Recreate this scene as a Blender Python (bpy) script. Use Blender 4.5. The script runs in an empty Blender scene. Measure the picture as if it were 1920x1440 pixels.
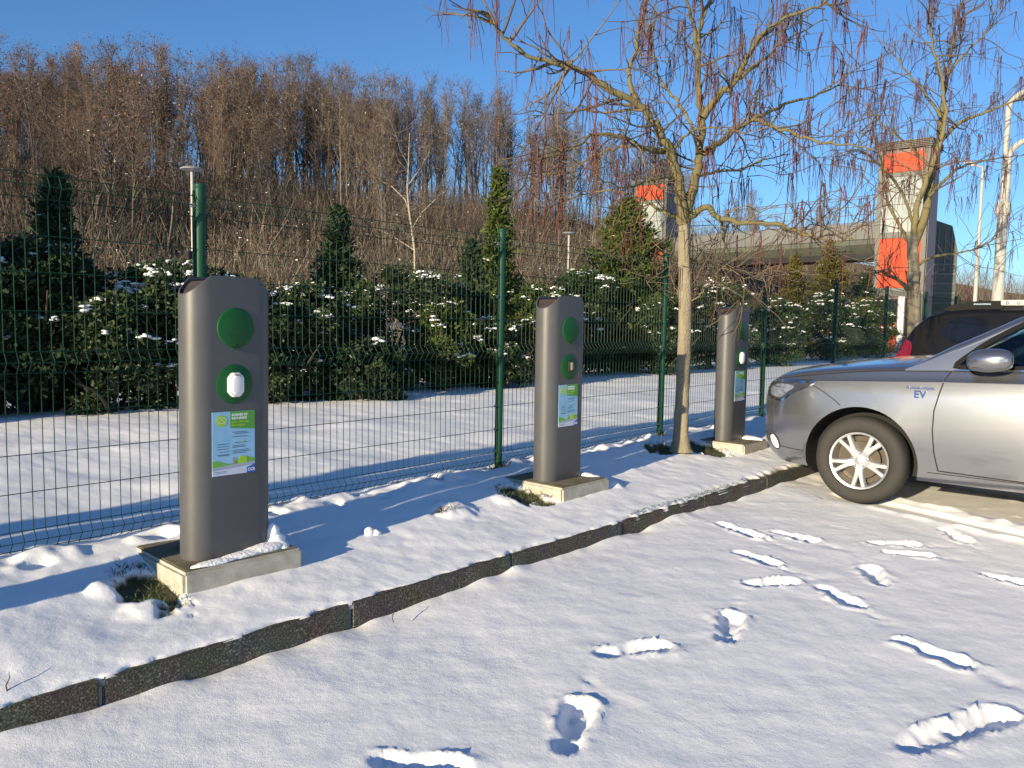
import bpy, bmesh, math, random
import numpy as np
from mathutils import Vector, Matrix
from mathutils.bvhtree import BVHTree
from mathutils.geometry import delaunay_2d_cdt

R = math.radians
rng = np.random.default_rng(7)
random.seed(7)
SC = bpy.context.scene
COL = SC.collection
PI = math.pi

# ------------------------------------------------------------------ camera, sky, sun, exposure
# world frame: X runs along the kerb, Y towards the fence, Z up; the camera stands at the origin
YAW, PITCH, ROLL, CAM_H, FPX = R(40.9), math.atan(115 / 1500), R(0.9), 1.40, 1500.0
f0 = Vector((math.cos(YAW), math.sin(YAW), 0)); r0 = Vector((math.sin(YAW), -math.cos(YAW), 0)); u0 = Vector((0, 0, 1))
FWD = f0 * math.cos(PITCH) - u0 * math.sin(PITCH)
UPV = u0 * math.cos(PITCH) + f0 * math.sin(PITCH)
RGT = r0 * math.cos(ROLL) + UPV * math.sin(ROLL)
UPR = UPV * math.cos(ROLL) - r0 * math.sin(ROLL)
CAM = Vector((0, 0, CAM_H))
cd = bpy.data.cameras.new('camera'); cam = bpy.data.objects.new('camera', cd); COL.objects.link(cam)
cd.sensor_width = 36; cd.lens = FPX / 1920 * 36; cd.clip_start = 0.05; cd.clip_end = 5000
cam.matrix_world = Matrix(((RGT.x, UPR.x, -FWD.x, CAM.x), (RGT.y, UPR.y, -FWD.y, CAM.y), (RGT.z, UPR.z, -FWD.z, CAM.z), (0, 0, 0, 1)))
SC.camera = cam

SUN_EL, SUN_AZ = R(13.4), R(4.9)            # light travels along +X, drifting towards the fence
Ld = Vector((math.cos(SUN_EL) * math.cos(SUN_AZ), math.cos(SUN_EL) * math.sin(SUN_AZ), -math.sin(SUN_EL)))
W = bpy.data.worlds.new('World'); SC.world = W; W.use_nodes = True
nt = W.node_tree; bg = nt.nodes['Background']
sky = nt.nodes.new('ShaderNodeTexSky'); sky.sky_type = 'NISHITA'; sky.sun_disc = False
sky.sun_elevation = SUN_EL
# Nishita: rotation 0 puts the sun at +Y, increasing turns it clockwise seen from above (towards +X)
sky.sun_rotation = math.atan2(-Ld.x, -Ld.y)
sky.altitude = 100; sky.air_density = 1.0; sky.dust_density = 0.0; sky.ozone_density = 6.0
nt.links.new(sky.outputs[0], bg.inputs[0]); bg.inputs[1].default_value = 0.102
sd = bpy.data.lights.new('sun', 'SUN'); sd.energy = 5.0; sd.angle = R(0.5); sd.color = (1.0, 0.83, 0.56)
sun = bpy.data.objects.new('sun', sd); COL.objects.link(sun)
sun.rotation_euler = Ld.to_track_quat('-Z', 'Y').to_euler(); sun.location = (-20, -5, 20)
SC.view_settings.view_transform = 'Standard'; SC.view_settings.look = 'None'
SC.view_settings.exposure = 0.78; SC.view_settings.gamma = 1.0; SC.view_settings.use_curve_mapping = False
SC.cycles.max_bounces = 6; SC.cycles.transparent_max_bounces = 8

def ray(x, y): return FWD + RGT * ((x - 960) / FPX) - UPR * ((y - 720) / FPX)
def atz(x, y, z): d = ray(x, y); return CAM + d * ((z - CAM_H) / d.z)
def atY(x, y, Y): d = ray(x, y); return CAM + d * (Y / d.y)
def atd(x, y, D): return CAM + ray(x, y) * D

# ------------------------------------------------------------------ helpers
def link(o, parent=None):
    COL.objects.link(o)
    if parent is not None: o.parent = parent
    return o
def empty(name, loc=(0, 0, 0), rz=0.0, parent=None):
    o = bpy.data.objects.new(name, None); o.location = loc; o.rotation_euler = (0, 0, rz); o.empty_display_size = 0.1
    return link(o, parent)
def tag(o, label=None, cat=None, group=None, kind=None):
    if label: o['label'] = label
    if cat: o['category'] = cat
    if group: o['group'] = group
    if kind: o['kind'] = kind
    return o
def np_mesh(name, V, quads=None, tris=None, smooth=False, attrs=None):
    V = np.asarray(V, np.float32).reshape(-1, 3)
    me = bpy.data.meshes.new(name)
    me.vertices.add(len(V)); me.vertices.foreach_set('co', V.ravel())
    q = np.zeros((0, 4), np.int32) if quads is None else np.asarray(quads, np.int32).reshape(-1, 4)
    t = np.zeros((0, 3), np.int32) if tris is None else np.asarray(tris, np.int32).reshape(-1, 3)
    me.loops.add(len(q) * 4 + len(t) * 3); me.polygons.add(len(q) + len(t))
    me.loops.foreach_set('vertex_index', np.concatenate([q.ravel(), t.ravel()]))
    st = np.concatenate([np.arange(len(q)) * 4, len(q) * 4 + np.arange(len(t)) * 3]).astype(np.int32)
    me.polygons.foreach_set('loop_start', st)
    if smooth: me.polygons.foreach_set('use_smooth', np.ones(len(q) + len(t), bool))
    if attrs:
        for k, a in attrs.items():
            at = me.attributes.new(k, 'FLOAT', 'POINT'); at.data.foreach_set('value', np.asarray(a, np.float32).ravel())
    me.update(calc_edges=True); me.validate()
    return me
def mob(name, me, mat, parent=None, loc=None, rot=None):
    o = bpy.data.objects.new(name, me)
    if mat is not None and len(me.materials) == 0: me.materials.append(mat)
    if loc is not None: o.location = loc
    if rot is not None: o.rotation_euler = rot
    return link(o, parent)

class MB:
    """collects shapes into ONE mesh"""
    def __init__(s): s.V = []; s.F = []
    def add(s, vs, fs):
        b = len(s.V); s.V += [tuple(v) for v in vs]; s.F += [tuple(i + b for i in f) for f in fs]
    def box(s, lo, hi, bev=0.0):
        x0, y0, z0 = lo; x1, y1, z1 = hi
        if bev <= 0:
            s.add([(x0, y0, z0), (x1, y0, z0), (x1, y1, z0), (x0, y1, z0), (x0, y0, z1), (x1, y0, z1), (x1, y1, z1), (x0, y1, z1)],
                  [(0, 3, 2, 1), (4, 5, 6, 7), (0, 1, 5, 4), (1, 2, 6, 5), (2, 3, 7, 6), (3, 0, 4, 7)])
        else:
            bm = bmesh.new(); bmesh.ops.create_cube(bm, size=1)
            for v in bm.verts: v.co = Vector(((x0 + x1) / 2 + v.co.x * (x1 - x0), (y0 + y1) / 2 + v.co.y * (y1 - y0), (z0 + z1) / 2 + v.co.z * (z1 - z0)))
            bmesh.ops.bevel(bm, geom=bm.edges[:], offset=bev, segments=2, affect='EDGES')
            bm.verts.index_update(); s.add([v.co[:] for v in bm.verts], [[v.index for v in f.verts] for f in bm.faces]); bm.free()
    def tube(s, pts, rad, n=8, caps=True):
        pts = [Vector(p) for p in pts]; rad = [rad] * len(pts) if not hasattr(rad, '__len__') else rad
        vs = []; fs = []; prev = None
        for i, p in enumerate(pts):
            t = (pts[min(i + 1, len(pts) - 1)] - pts[max(i - 1, 0)]).normalized()
            if prev is None:
                a = Vector((0, 0, 1)) if abs(t.z) < .9 else Vector((1, 0, 0)); u = t.cross(a).normalized()
            else: u = (prev - t * prev.dot(t)).normalized()
            prev = u; w = t.cross(u)
            for k in range(n):
                a = 2 * PI * k / n; vs.append(p + (u * math.cos(a) + w * math.sin(a)) * rad[i])
        for i in range(len(pts) - 1):
            for k in range(n): fs.append((i * n + k, i * n + (k + 1) % n, (i + 1) * n + (k + 1) % n, (i + 1) * n + k))
        if caps: fs += [tuple(range(n))[::-1], tuple(range((len(pts) - 1) * n, len(pts) * n))]
        s.add(vs, fs)
    def prism(s, poly, axis, a, b):
        """poly: 2D points; extruded along axis 'x','y','z' from a to b"""
        n = len(poly)
        def P(p, h): return {'x': (h, p[0], p[1]), 'y': (p[0], h, p[1]), 'z': (p[0], p[1], h)}[axis]
        s.add([P(p, a) for p in poly] + [P(p, b) for p in poly],
              [tuple(range(n))[::-1], tuple(range(n, 2 * n))] + [(i, (i + 1) % n, n + (i + 1) % n, n + i) for i in range(n)])
    def lathe(s, prof, axis='z', n=48, c=(0, 0, 0)):
        """prof: (radius, height) pairs"""
        vs = []; fs = []
        for r, h in prof:
            for k in range(n):
                a = 2 * PI * k / n; u, v = r * math.cos(a), r * math.sin(a)
                vs.append({'z': (c[0] + u, c[1] + v, c[2] + h), 'y': (c[0] + u, c[1] + h, c[2] + v), 'x': (c[0] + h, c[1] + u, c[2] + v)}[axis])
        for i in range(len(prof) - 1):
            for k in range(n): fs.append((i * n + k, i * n + (k + 1) % n, (i + 1) * n + (k + 1) % n, (i + 1) * n + k))
        s.add(vs, fs)
    def mesh(s, name, smooth=False):
        me = bpy.data.meshes.new(name); me.from_pydata(s.V, [], s.F); me.update()
        bm = bmesh.new(); bm.from_mesh(me); bmesh.ops.recalc_face_normals(bm, faces=bm.faces[:]); bm.to_mesh(me); bm.free()
        if smooth:
            me.polygons.foreach_set('use_smooth', [True] * len(me.polygons))
            try: me.set_sharp_from_angle(angle=R(smooth if smooth is not True else 40))
            except Exception: pass
        return me
    def build(s, name, mat, parent=None, smooth=False, loc=None, rot=None): return mob(name, s.mesh(name, smooth), mat, parent, loc, rot)

def text_mesh(name, body, size, align='LEFT', ext=0.0004, bold=0.0):
    c = bpy.data.curves.new(name, 'FONT'); c.body = body; c.size = size; c.align_x = align; c.extrude = ext; c.offset = bold; c.resolution_u = 3
    o = bpy.data.objects.new(name, c); COL.objects.link(o)
    me = bpy.data.meshes.new_from_object(o.evaluated_get(bpy.context.evaluated_depsgraph_get()))
    bpy.data.objects.remove(o); bpy.data.curves.remove(c); me.name = name
    return me

# smooth value noise in numpy
_lat = rng.random((256, 256)).astype(np.float32)
def noise2(x, y, s, seed=0):
    x = np.asarray(x) / s + seed * 17.3; y = np.asarray(y) / s + seed * 9.7
    xi = np.floor(x).astype(int); yi = np.floor(y).astype(int); fx = x - xi; fy = y - yi
    fx = fx * fx * (3 - 2 * fx); fy = fy * fy * (3 - 2 * fy)
    a = _lat[xi & 255, yi & 255]; b = _lat[(xi + 1) & 255, yi & 255]; c = _lat[xi & 255, (yi + 1) & 255]; d = _lat[(xi + 1) & 255, (yi + 1) & 255]
    return (a * (1 - fx) + b * fx) * (1 - fy) + (c * (1 - fx) + d * fx) * fy - 0.5
def sstep(a, b, x): t = np.clip((x - a) / (b - a), 0, 1); return t * t * (3 - 2 * t)

# ------------------------------------------------------------------ materials
def mat(name, col, rough=0.6, metal=0.0, spec=0.5, coat=0.0, noise=None, bump=None, emit=None, trans=0.0):
    """noise=(scale, dark colour, amount): large soft mottling; bump=(scale, strength, distance)"""
    m = bpy.data.materials.new(name); m.use_nodes = True; n = m.node_tree; b = n.nodes['Principled BSDF']
    b.inputs['Base Color'].default_value = (*col, 1); b.inputs['Roughness'].default_value = rough; b.inputs['Metallic'].default_value = metal
    b.inputs['Specular IOR Level'].default_value = spec; b.inputs['Coat Weight'].default_value = coat; b.inputs['Coat Roughness'].default_value = 0.05
    tc = n.nodes.new('ShaderNodeTexCoord')
    if noise:
        tx = n.nodes.new('ShaderNodeTexNoise'); tx.inputs['Scale'].default_value = noise[0]; tx.inputs['Detail'].default_value = 6; tx.inputs['Roughness'].default_value = 0.65
        rp = n.nodes.new('ShaderNodeValToRGB'); rp.color_ramp.elements[0].position = 0.35; rp.color_ramp.elements[1].position = 0.65
        rp.color_ramp.elements[0].color = (*noise[1], 1); rp.color_ramp.elements[1].color = (*col, 1)
        mx = n.nodes.new('ShaderNodeMix'); mx.data_type = 'RGBA'; mx.inputs[0].default_value = noise[2]; mx.inputs[6].default_value = (*col, 1)
        n.links.new(tc.outputs['Object'], tx.inputs['Vector']); n.links.new(tx.outputs['Fac'], rp.inputs[0]); n.links.new(rp.outputs[0], mx.inputs[7]); n.links.new(mx.outputs[2], b.inputs['Base Color'])
    if bump:
        tx2 = n.nodes.new('ShaderNodeTexNoise'); tx2.inputs['Scale'].default_value = bump[0]; tx2.inputs['Detail'].default_value = 5
        bp = n.nodes.new('ShaderNodeBump'); bp.inputs['Strength'].default_value = bump[1]; bp.inputs['Distance'].default_value = bump[2]
        n.links.new(tc.outputs['Object'], tx2.inputs['Vector']); n.links.new(tx2.outputs['Fac'], bp.inputs['Height']); n.links.new(bp.outputs[0], b.inputs['Normal'])
    return m
def attr_mat(name, attr, stops, rough=0.7, bump=None, spec=0.3, jitter=None, trans=None, vary=None):
    """colour from a ramp over a point attribute; jitter=(scale, amount) adds noise to the attribute"""
    m = bpy.data.materials.new(name); m.use_nodes = True; n = m.node_tree; b = n.nodes['Principled BSDF']
    b.inputs['Roughness'].default_value = rough; b.inputs['Specular IOR Level'].default_value = spec
    at = n.nodes.new('ShaderNodeAttribute'); at.attribute_name = attr; fac = at.outputs['Fac']
    tc = n.nodes.new('ShaderNodeTexCoord')
    if jitter:
        tx = n.nodes.new('ShaderNodeTexNoise'); tx.inputs['Scale'].default_value = jitter[0]; tx.inputs['Detail'].default_value = 5
        ma = n.nodes.new('ShaderNodeMath'); ma.operation = 'MULTIPLY_ADD'; ma.inputs[1].default_value = jitter[1]; ma.inputs[2].default_value = -jitter[1] / 2
        ad = n.nodes.new('ShaderNodeMath'); ad.operation = 'ADD'
        n.links.new(tc.outputs['Object'], tx.inputs['Vector']); n.links.new(tx.outputs['Fac'], ma.inputs[0]); n.links.new(ma.outputs[0], ad.inputs[0]); n.links.new(fac, ad.inputs[1]); fac = ad.outputs[0]
    rp = n.nodes.new('ShaderNodeValToRGB'); cr = rp.color_ramp
    for i, (p, c) in enumerate(stops):
        e = cr.elements[i] if i < 2 else cr.elements.new(p)
        e.position = p; e.color = (*c, 1)
    n.links.new(fac, rp.inputs[0]); colout = rp.outputs[0]
    if vary:                                     # each copy of a tree a little lighter, darker or redder
        oi = n.nodes.new('ShaderNodeObjectInfo'); r2 = n.nodes.new('ShaderNodeValToRGB'); c2 = r2.color_ramp
        c2.elements[0].color = (*vary[0], 1); c2.elements[1].color = (*vary[2], 1); e = c2.elements.new(.5); e.color = (*vary[1], 1)
        mu = n.nodes.new('ShaderNodeMix'); mu.data_type = 'RGBA'; mu.blend_type = 'MULTIPLY'; mu.inputs[0].default_value = 1.0
        n.links.new(oi.outputs['Random'], r2.inputs[0]); n.links.new(colout, mu.inputs[6]); n.links.new(r2.outputs[0], mu.inputs[7]); colout = mu.outputs[2]
    n.links.new(colout, b.inputs['Base Color'])
    if bump:
        prev = None
        for sc_, st_, ds_ in bump:
            tx2 = n.nodes.new('ShaderNodeTexNoise'); tx2.inputs['Scale'].default_value = sc_; tx2.inputs['Detail'].default_value = 4; tx2.inputs['Roughness'].default_value = 0.6
            bp = n.nodes.new('ShaderNodeBump'); bp.inputs['Strength'].default_value = st_; bp.inputs['Distance'].default_value = ds_
            n.links.new(tc.outputs['Object'], tx2.inputs['Vector']); n.links.new(tx2.outputs['Fac'], bp.inputs['Height'])
            if prev is not None: n.links.new(prev, bp.inputs['Normal'])
            prev = bp.outputs[0]
        n.links.new(prev, b.inputs['Normal'])
    if trans:
        tl = n.nodes.new('ShaderNodeBsdfTranslucent'); ms = n.nodes.new('ShaderNodeMixShader'); ms.inputs[0].default_value = trans
        n.links.new(colout, tl.inputs[0]); n.links.new(b.outputs[0], ms.inputs[1]); n.links.new(tl.outputs[0], ms.inputs[2])
        n.links.new(ms.outputs[0], n.nodes['Material Output'].inputs[0])
    return m
SNOWBUMP = [(30, 0.22, 0.012), (230, 0.42, 0.004)]
SNOW = (0.86, 0.87, 0.89)
# attribute 'dirt': 0 clean snow, 0.4 pressed dirty snow, 0.75 slush / pavement, 1 soil
M_snow = attr_mat('snow', 'dirt', [(0.0, SNOW), (0.25, (0.80, 0.79, 0.77)), (0.5, (0.50, 0.46, 0.40)), (0.8, (0.10, 0.085, 0.05)), (1.0, (0.035, 0.032, 0.014))], 0.55, SNOWBUMP, 0.35, (60, 0.12))
M_snowcap = mat('snow_cap', SNOW, 0.6, bump=(70, 0.6, 0.012), spec=0.3)
def speck_mat(name, dark, mid, light, scale, rough=0.9, bumpd=0.004):
    m = bpy.data.materials.new(name); m.use_nodes = True; n = m.node_tree; b = n.nodes['Principled BSDF']; b.inputs['Roughness'].default_value = rough; b.inputs['Specular IOR Level'].default_value = 0.25
    tc = n.nodes.new('ShaderNodeTexCoord'); gm = n.nodes.new('ShaderNodeNewGeometry')
    tx = n.nodes.new('ShaderNodeTexNoise'); tx.inputs['Scale'].default_value = scale; tx.inputs['Detail'].default_value = 3; tx.inputs['Roughness'].default_value = 0.7
    t2 = n.nodes.new('ShaderNodeTexNoise'); t2.inputs['Scale'].default_value = 7; t2.inputs['Detail'].default_value = 4
    rp = n.nodes.new('ShaderNodeValToRGB'); cr = rp.color_ramp; cr.elements[0].position = .36; cr.elements[0].color = (*dark, 1); cr.elements[1].position = .56; cr.elements[1].color = (*mid, 1); e = cr.elements.new(.68); e.color = (*light, 1)
    ml = n.nodes.new('ShaderNodeMix'); ml.data_type = 'RGBA'; ml.blend_type = 'MULTIPLY'; ml.inputs[0].default_value = .6
    n.links.new(gm.outputs['Position'], tx.inputs['Vector']); n.links.new(gm.outputs['Position'], t2.inputs['Vector']); n.links.new(tx.outputs['Fac'], rp.inputs[0]); n.links.new(rp.outputs[0], ml.inputs[6]); n.links.new(t2.outputs['Color'], ml.inputs[7]); n.links.new(ml.outputs[2], b.inputs['Base Color'])
    bp = n.nodes.new('ShaderNodeBump'); bp.inputs['Strength'].default_value = 0.8; bp.inputs['Distance'].default_value = bumpd; n.links.new(tx.outputs['Fac'], bp.inputs['Height']); n.links.new(bp.outputs[0], b.inputs['Normal']); return m
M_kerb = speck_mat('kerb_stone', (0.05, 0.045, 0.038), (0.13, 0.12, 0.10), (0.42, 0.41, 0.39), 130)
M_joint = mat('kerb_mortar', (0.19, 0.185, 0.165), 0.9, bump=(150, 0.5, 0.003))
M_conc = mat('concrete', (0.47, 0.45, 0.385), 0.85, noise=(14, (0.30, 0.285, 0.235), 0.8), bump=(160, 0.6, 0.004))
M_conctop = mat('mossy_concrete', (0.21, 0.18, 0.125), 0.95, noise=(9, (0.085, 0.08, 0.035), 0.9), bump=(200, 0.8, 0.005))
M_shell = mat('powder_coat_grey', (0.076, 0.078, 0.082), 0.42, noise=(5, (0.064, 0.066, 0.069), 0.8), bump=(900, 0.12, 0.0005))
M_recess = mat('recess_dark', (0.055, 0.04, 0.035), 0.6, noise=(20, (0.02, 0.017, 0.015), 0.9))
M_disc = mat('green_enamel', (0.008, 0.082, 0.020), 0.4, spec=0.25, noise=(30, (0.010, 0.085, 0.022), 0.7))
M_disc2 = mat('green_emboss', (0.008, 0.055, 0.018), 0.5)
M_black = mat('black_plastic', (0.012, 0.012, 0.013), 0.45)
M_white = mat('white_plastic', (0.78, 0.78, 0.76), 0.35)
M_greyp = mat('grey_plastic', (0.30, 0.30, 0.30), 0.4)
M_fence = mat('green_powder_coat', (0.008, 0.042, 0.026), 0.5, spec=0.2)
M_post = mat('green_post', (0.008, 0.062, 0.034), 0.45, spec=0.2, noise=(6, (0.010, 0.052, 0.032), 0.8))
M_soil = mat('grass_blades', (0.045, 0.085, 0.018), 0.8)
M_drygrass = mat('dry_grass', (0.20, 0.16, 0.07), 0.8)
# ------------------------------------------------------------------ ground
def grid_mesh(name, xs, ys, zfun, dfun):
    X, Y = np.meshgrid(xs, ys, indexing='ij')
    Z = zfun(X, Y); D = dfun(X, Y)
    nx, ny = len(xs), len(ys); I = np.arange(nx * ny).reshape(nx, ny)
    q = np.stack([I[:-1, :-1], I[1:, :-1], I[1:, 1:], I[:-1, 1:]], -1).reshape(-1, 4)
    return np_mesh(name, np.stack([X, Y, Z], -1), q, smooth=True, attrs={'dirt': D})
def spaced(*segs):
    out = []
    for a, b, d in segs: out.append(np.arange(a, b - 1e-6, d))
    out.append([segs[-1][1]]); return np.concatenate(out)
def kerb_y(X): return 2.925 - 0.022 * X                      # front face of the kerb

# boot prints: x, y, heading, length, depth
def _print(x1, y1, x2, y2, dp):
    a, b = atz(x1, y1, 0), atz(x2, y2, 0); d = b - a
    return ((a.x + b.x) / 2, (a.y + b.y) / 2, math.atan2(d.y, d.x), d.length + .03, dp)
PRINTS = [_print(*p) for p in [(1060, 1410, 1092, 1312, .060), (1122, 1226, 1250, 1208, .050), (1360, 1203, 1374, 1148, .055), (1402, 1096, 1490, 1089, .048), (1540, 1100, 1610, 1138, .045),
          (1652, 1096, 1626, 1062, .05), (1380, 1034, 1455, 1060, .045), (1686, 1200, 1815, 1252, .042), (1700, 1400, 1790, 1368, .035), (1790, 1372, 1890, 1338, .055), (1768, 990, 1816, 1018, .045),
          (1632, 1018, 1720, 1022, .038), (1660, 1036, 1745, 1043, .03), (1850, 1078, 1930, 1098, .045), (1345, 980, 1430, 1010, .045), (1450, 995, 1530, 1016, .04), (712, 1424, 860, 1440, .05)]]
PRINTS += [(1.2, .2, .9, .3, .05), (2.4, -.6, .8, .3, .05), (4.4, -.2, -.7, .3, .05)]
def prints_z(X, Y):
    Z = np.zeros_like(X)
    for i, (px, py, a, L, dp) in enumerate(PRINTS):
        ca, sa = math.cos(a), math.sin(a); u = (X - px) * ca + (Y - py) * sa; v = -(X - px) * sa + (Y - py) * ca
        m = (np.abs(u) < L * 1.7) & (np.abs(v) < .3)
        if not m.any(): continue
        uu, vv = u[m], v[m]; uu = uu + noise2(X[m], Y[m], .05, i) * .012; vv = vv + noise2(X[m], Y[m], .05, i + 5) * .010 + noise2(X[m], Y[m], .018, i + 9) * .005
        sole = np.sqrt((np.clip(np.abs(uu - L * .16) - L * .18, 0, None)) ** 2 + vv ** 2) / (.052 + .004 * np.sin(uu * 9)); heel = np.sqrt((np.clip(np.abs(uu + L * .33) - L * .05, 0, None)) ** 2 + vv ** 2) / .042
        waist = np.sqrt((np.clip(np.abs(uu + L * .12) - L * .14, 0, None)) ** 2 + vv ** 2) / .036
        dist = np.minimum(np.minimum(sole, heel), waist)
        bite = np.maximum(np.maximum(1 - sstep(.55, 1.28, sole), .95 * (1 - sstep(.55, 1.28, heel))), .72 * (1 - sstep(.5, 1.25, waist)))
        hole = -.68 * dp * bite * (1 + .35 * noise2(X[m], Y[m], .05, 30 + i)) + .007 * noise2(X[m], Y[m], .022, 31 + i) * (dist < 1.0)
        rim = .011 * np.exp(-((dist - 1.32) / .26) ** 2) * (.25 + sstep(-.1, .5, noise2(X[m], Y[m], .05, 40 + i) + .25 * (uu > 0)))
        crumb = .016 * np.clip(noise2(X[m], Y[m], .028, 45 + i) - .18, 0, 1) * np.exp(-((dist - 1.6) / .7) ** 2) * (dist > 1.05) * 2.2
        drag = (-.009 * np.exp(-(vv / .045) ** 2) + .014 * np.clip(noise2(X[m], Y[m], .022, 66 + i), 0, 1) * np.exp(-(vv / .07) ** 2)) * sstep(L * .45, L * .6, uu) * (1 - sstep(L * .8, L * 1.5, uu)) * (.6 + noise2(X[m], Y[m], .03, 60 + i) * 1.4)
        hole = hole + crumb
        Z[m] += hole + rim + drag
    return Z
def seg_dist(X, Y, a, b):
    ax, ay = a; bx, by = b; dx, dy = bx - ax, by - ay; L2 = dx * dx + dy * dy
    t = ((X - ax) * dx + (Y - ay) * dy) / L2; s = ((X - ax) * dy - (Y - ay) * dx) / math.sqrt(L2)
    return t, s
def track_masks(X, Y):
    # strip rolled by the near wheels, and the cleared ground under and behind the silver car
    c = 6.78 - .33 * (2.05 - Y) * (Y < 2.05) + .05 * noise2(X, Y, .8, 3)
    roll = (1 - sstep(.10, .16, np.abs(X - c))) * (1 - sstep(2.25, 2.4, Y))
    c2 = 8.25 - .33 * (2.05 - Y) * (Y < 2.05)
    roll2 = (1 - sstep(.10, .16, np.abs(X - c2))) * (1 - sstep(2.25, 2.4, Y))
    mid = sstep(c + .34, c + .44, X + .06 * noise2(X, Y, .25, 8)) * (1 - sstep(8.1, 8.3, X)) * (1 - sstep(2.45, 2.7, Y + .3 * noise2(X, Y, .5, 2)))
    rdg1 = np.exp(-((X - c + .19) / .055) ** 2) * (1 - sstep(1.85, 2.0, Y)); rdg2 = np.exp(-((X - c - .27) / .07) ** 2) * (1 - sstep(1.9, 2.1, Y))
    return np.maximum(roll, roll2), mid, rdg1, rdg2
def park_z(X, Y):
    Z = .010 * noise2(X, Y, .9, 1) + .008 * noise2(X, Y, .33, 2) + .005 * noise2(X, Y, .11, 3) + .0025 * noise2(X, Y, .04, 4)
    k = kerb_y(X) - Y                                           # distance from kerb face
    Z += .055 * np.exp(-np.clip(k, 0, None) / .07) * (.25 + .95 * noise2(X, Y, .38, 6) + .5 * noise2(X, Y, .14, 7))
    Z += .02 * np.exp(-np.clip(k, 0, None) / .35) * (noise2(X, Y, .7, 9))
    Z += prints_z(X, Y)
    roll, mid, r1, r2 = track_masks(X, Y)
    Z = Z * (1 - .5 * np.maximum(roll, mid)) - .030 * roll - .022 * mid + (.026 * r1 + .034 * r2) * (.75 + noise2(X, Y, .09, 12))
    Z += .012 * mid * np.clip(noise2(X, Y, .12, 15) - .25, 0, 1) * 4
    Z += .010 * np.clip(noise2(X, Y, .07, 22) - .36, 0, 1) * 3 * sstep(4.3, 5.2, X) * (1 - sstep(6.6, 7, X))
    return Z
def park_d(X, Y):
    roll, mid, r1, r2 = track_masks(X, Y)
    d = .20 * roll + .22 * mid * (.75 + .6 * noise2(X, Y, .2, 14)) - .2 * np.clip(noise2(X, Y, .12, 15) - .25, 0, 1) * 4 * mid
    d = d * (1 - .9 * np.clip(r1 + r2, 0, 1))
    near = sstep(5.2, 6.6, X) * (1 - sstep(2.3, 2.9, Y)) * .07
    return np.clip(d + near, 0, 1)
xs = spaced((-60, -6, 3.0), (-6, .6, .12), (.6, 7.2, .0185), (7.2, 10, .04), (10, 16, .12), (16, 90, 4))
ys = spaced((-80, -8, 4), (-8, -.6, .15), (-.6, 2.95, .0185))
def park_mesh():
    X, Y = np.meshgrid(xs, ys, indexing='ij')
    top = Y.max(axis=1, keepdims=True); Y2 = np.where(Y > 2.2, 2.2 + (Y - 2.2) * ((kerb_y(X) + .02 - 2.2) / (top - 2.2)), Y)
    Y2 = np.where(X > 20, np.minimum(Y2, Y), Y2)
    I = np.arange(X.size).reshape(X.shape)
    q = np.stack([I[:-1, :-1], I[1:, :-1], I[1:, 1:], I[:-1, 1:]], -1).reshape(-1, 4)
    return np_mesh('car_park_snow', np.stack([X, Y2, park_z(X, Y2)], -1), q, smooth=True, attrs={'dirt': park_d(X, Y2)})
tag(mob('car_park', park_mesh(), M_snow), 'snow covered car park surface with boot prints and tyre tracks', kind='structure')

# verge between kerb and fence, running on as the lawn behind the fence
BARE = [(1.60, 3.52, .13, .26), (4.20, 3.50, .17, .24), (6.50, 3.78, .22, .13), (7.0, 3.55, .22, .24), (3.45, 3.56, .07, .022), (3.84, 4.0, .04, .02), (4.6, 4.12, .14, .04), (7.02, 4.12, .2, .05), (7.9, 4.12, .1, .03)]
def bare_mask(X, Y):
    B = np.zeros_like(X)
    for i, (bx, by, rx, ry) in enumerate(BARE):
        d = np.sqrt(((X - bx) / rx) ** 2 + ((Y - by) / ry) ** 2) + noise2(X, Y, .06, 70 + i) * .7 + noise2(X, Y, .025, 80 + i) * .3
        B = np.maximum(B, 1 - sstep(.80, 1.02, d))
    # frayed edge where the snow ends on the kerb stones, grass showing in places further along
    k = Y - kerb_y(X)
    fr = 1 - sstep(.004, .020, k + .034 * noise2(X, Y, .09, 90) + .016 * noise2(X, Y, .03, 91))
    fr = np.maximum(fr, sstep(5.2, 6.6, X) * (1 - sstep(.02, .09, k + .10 * noise2(X, Y, .07, 92))))
    return np.maximum(B, 0), fr
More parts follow.
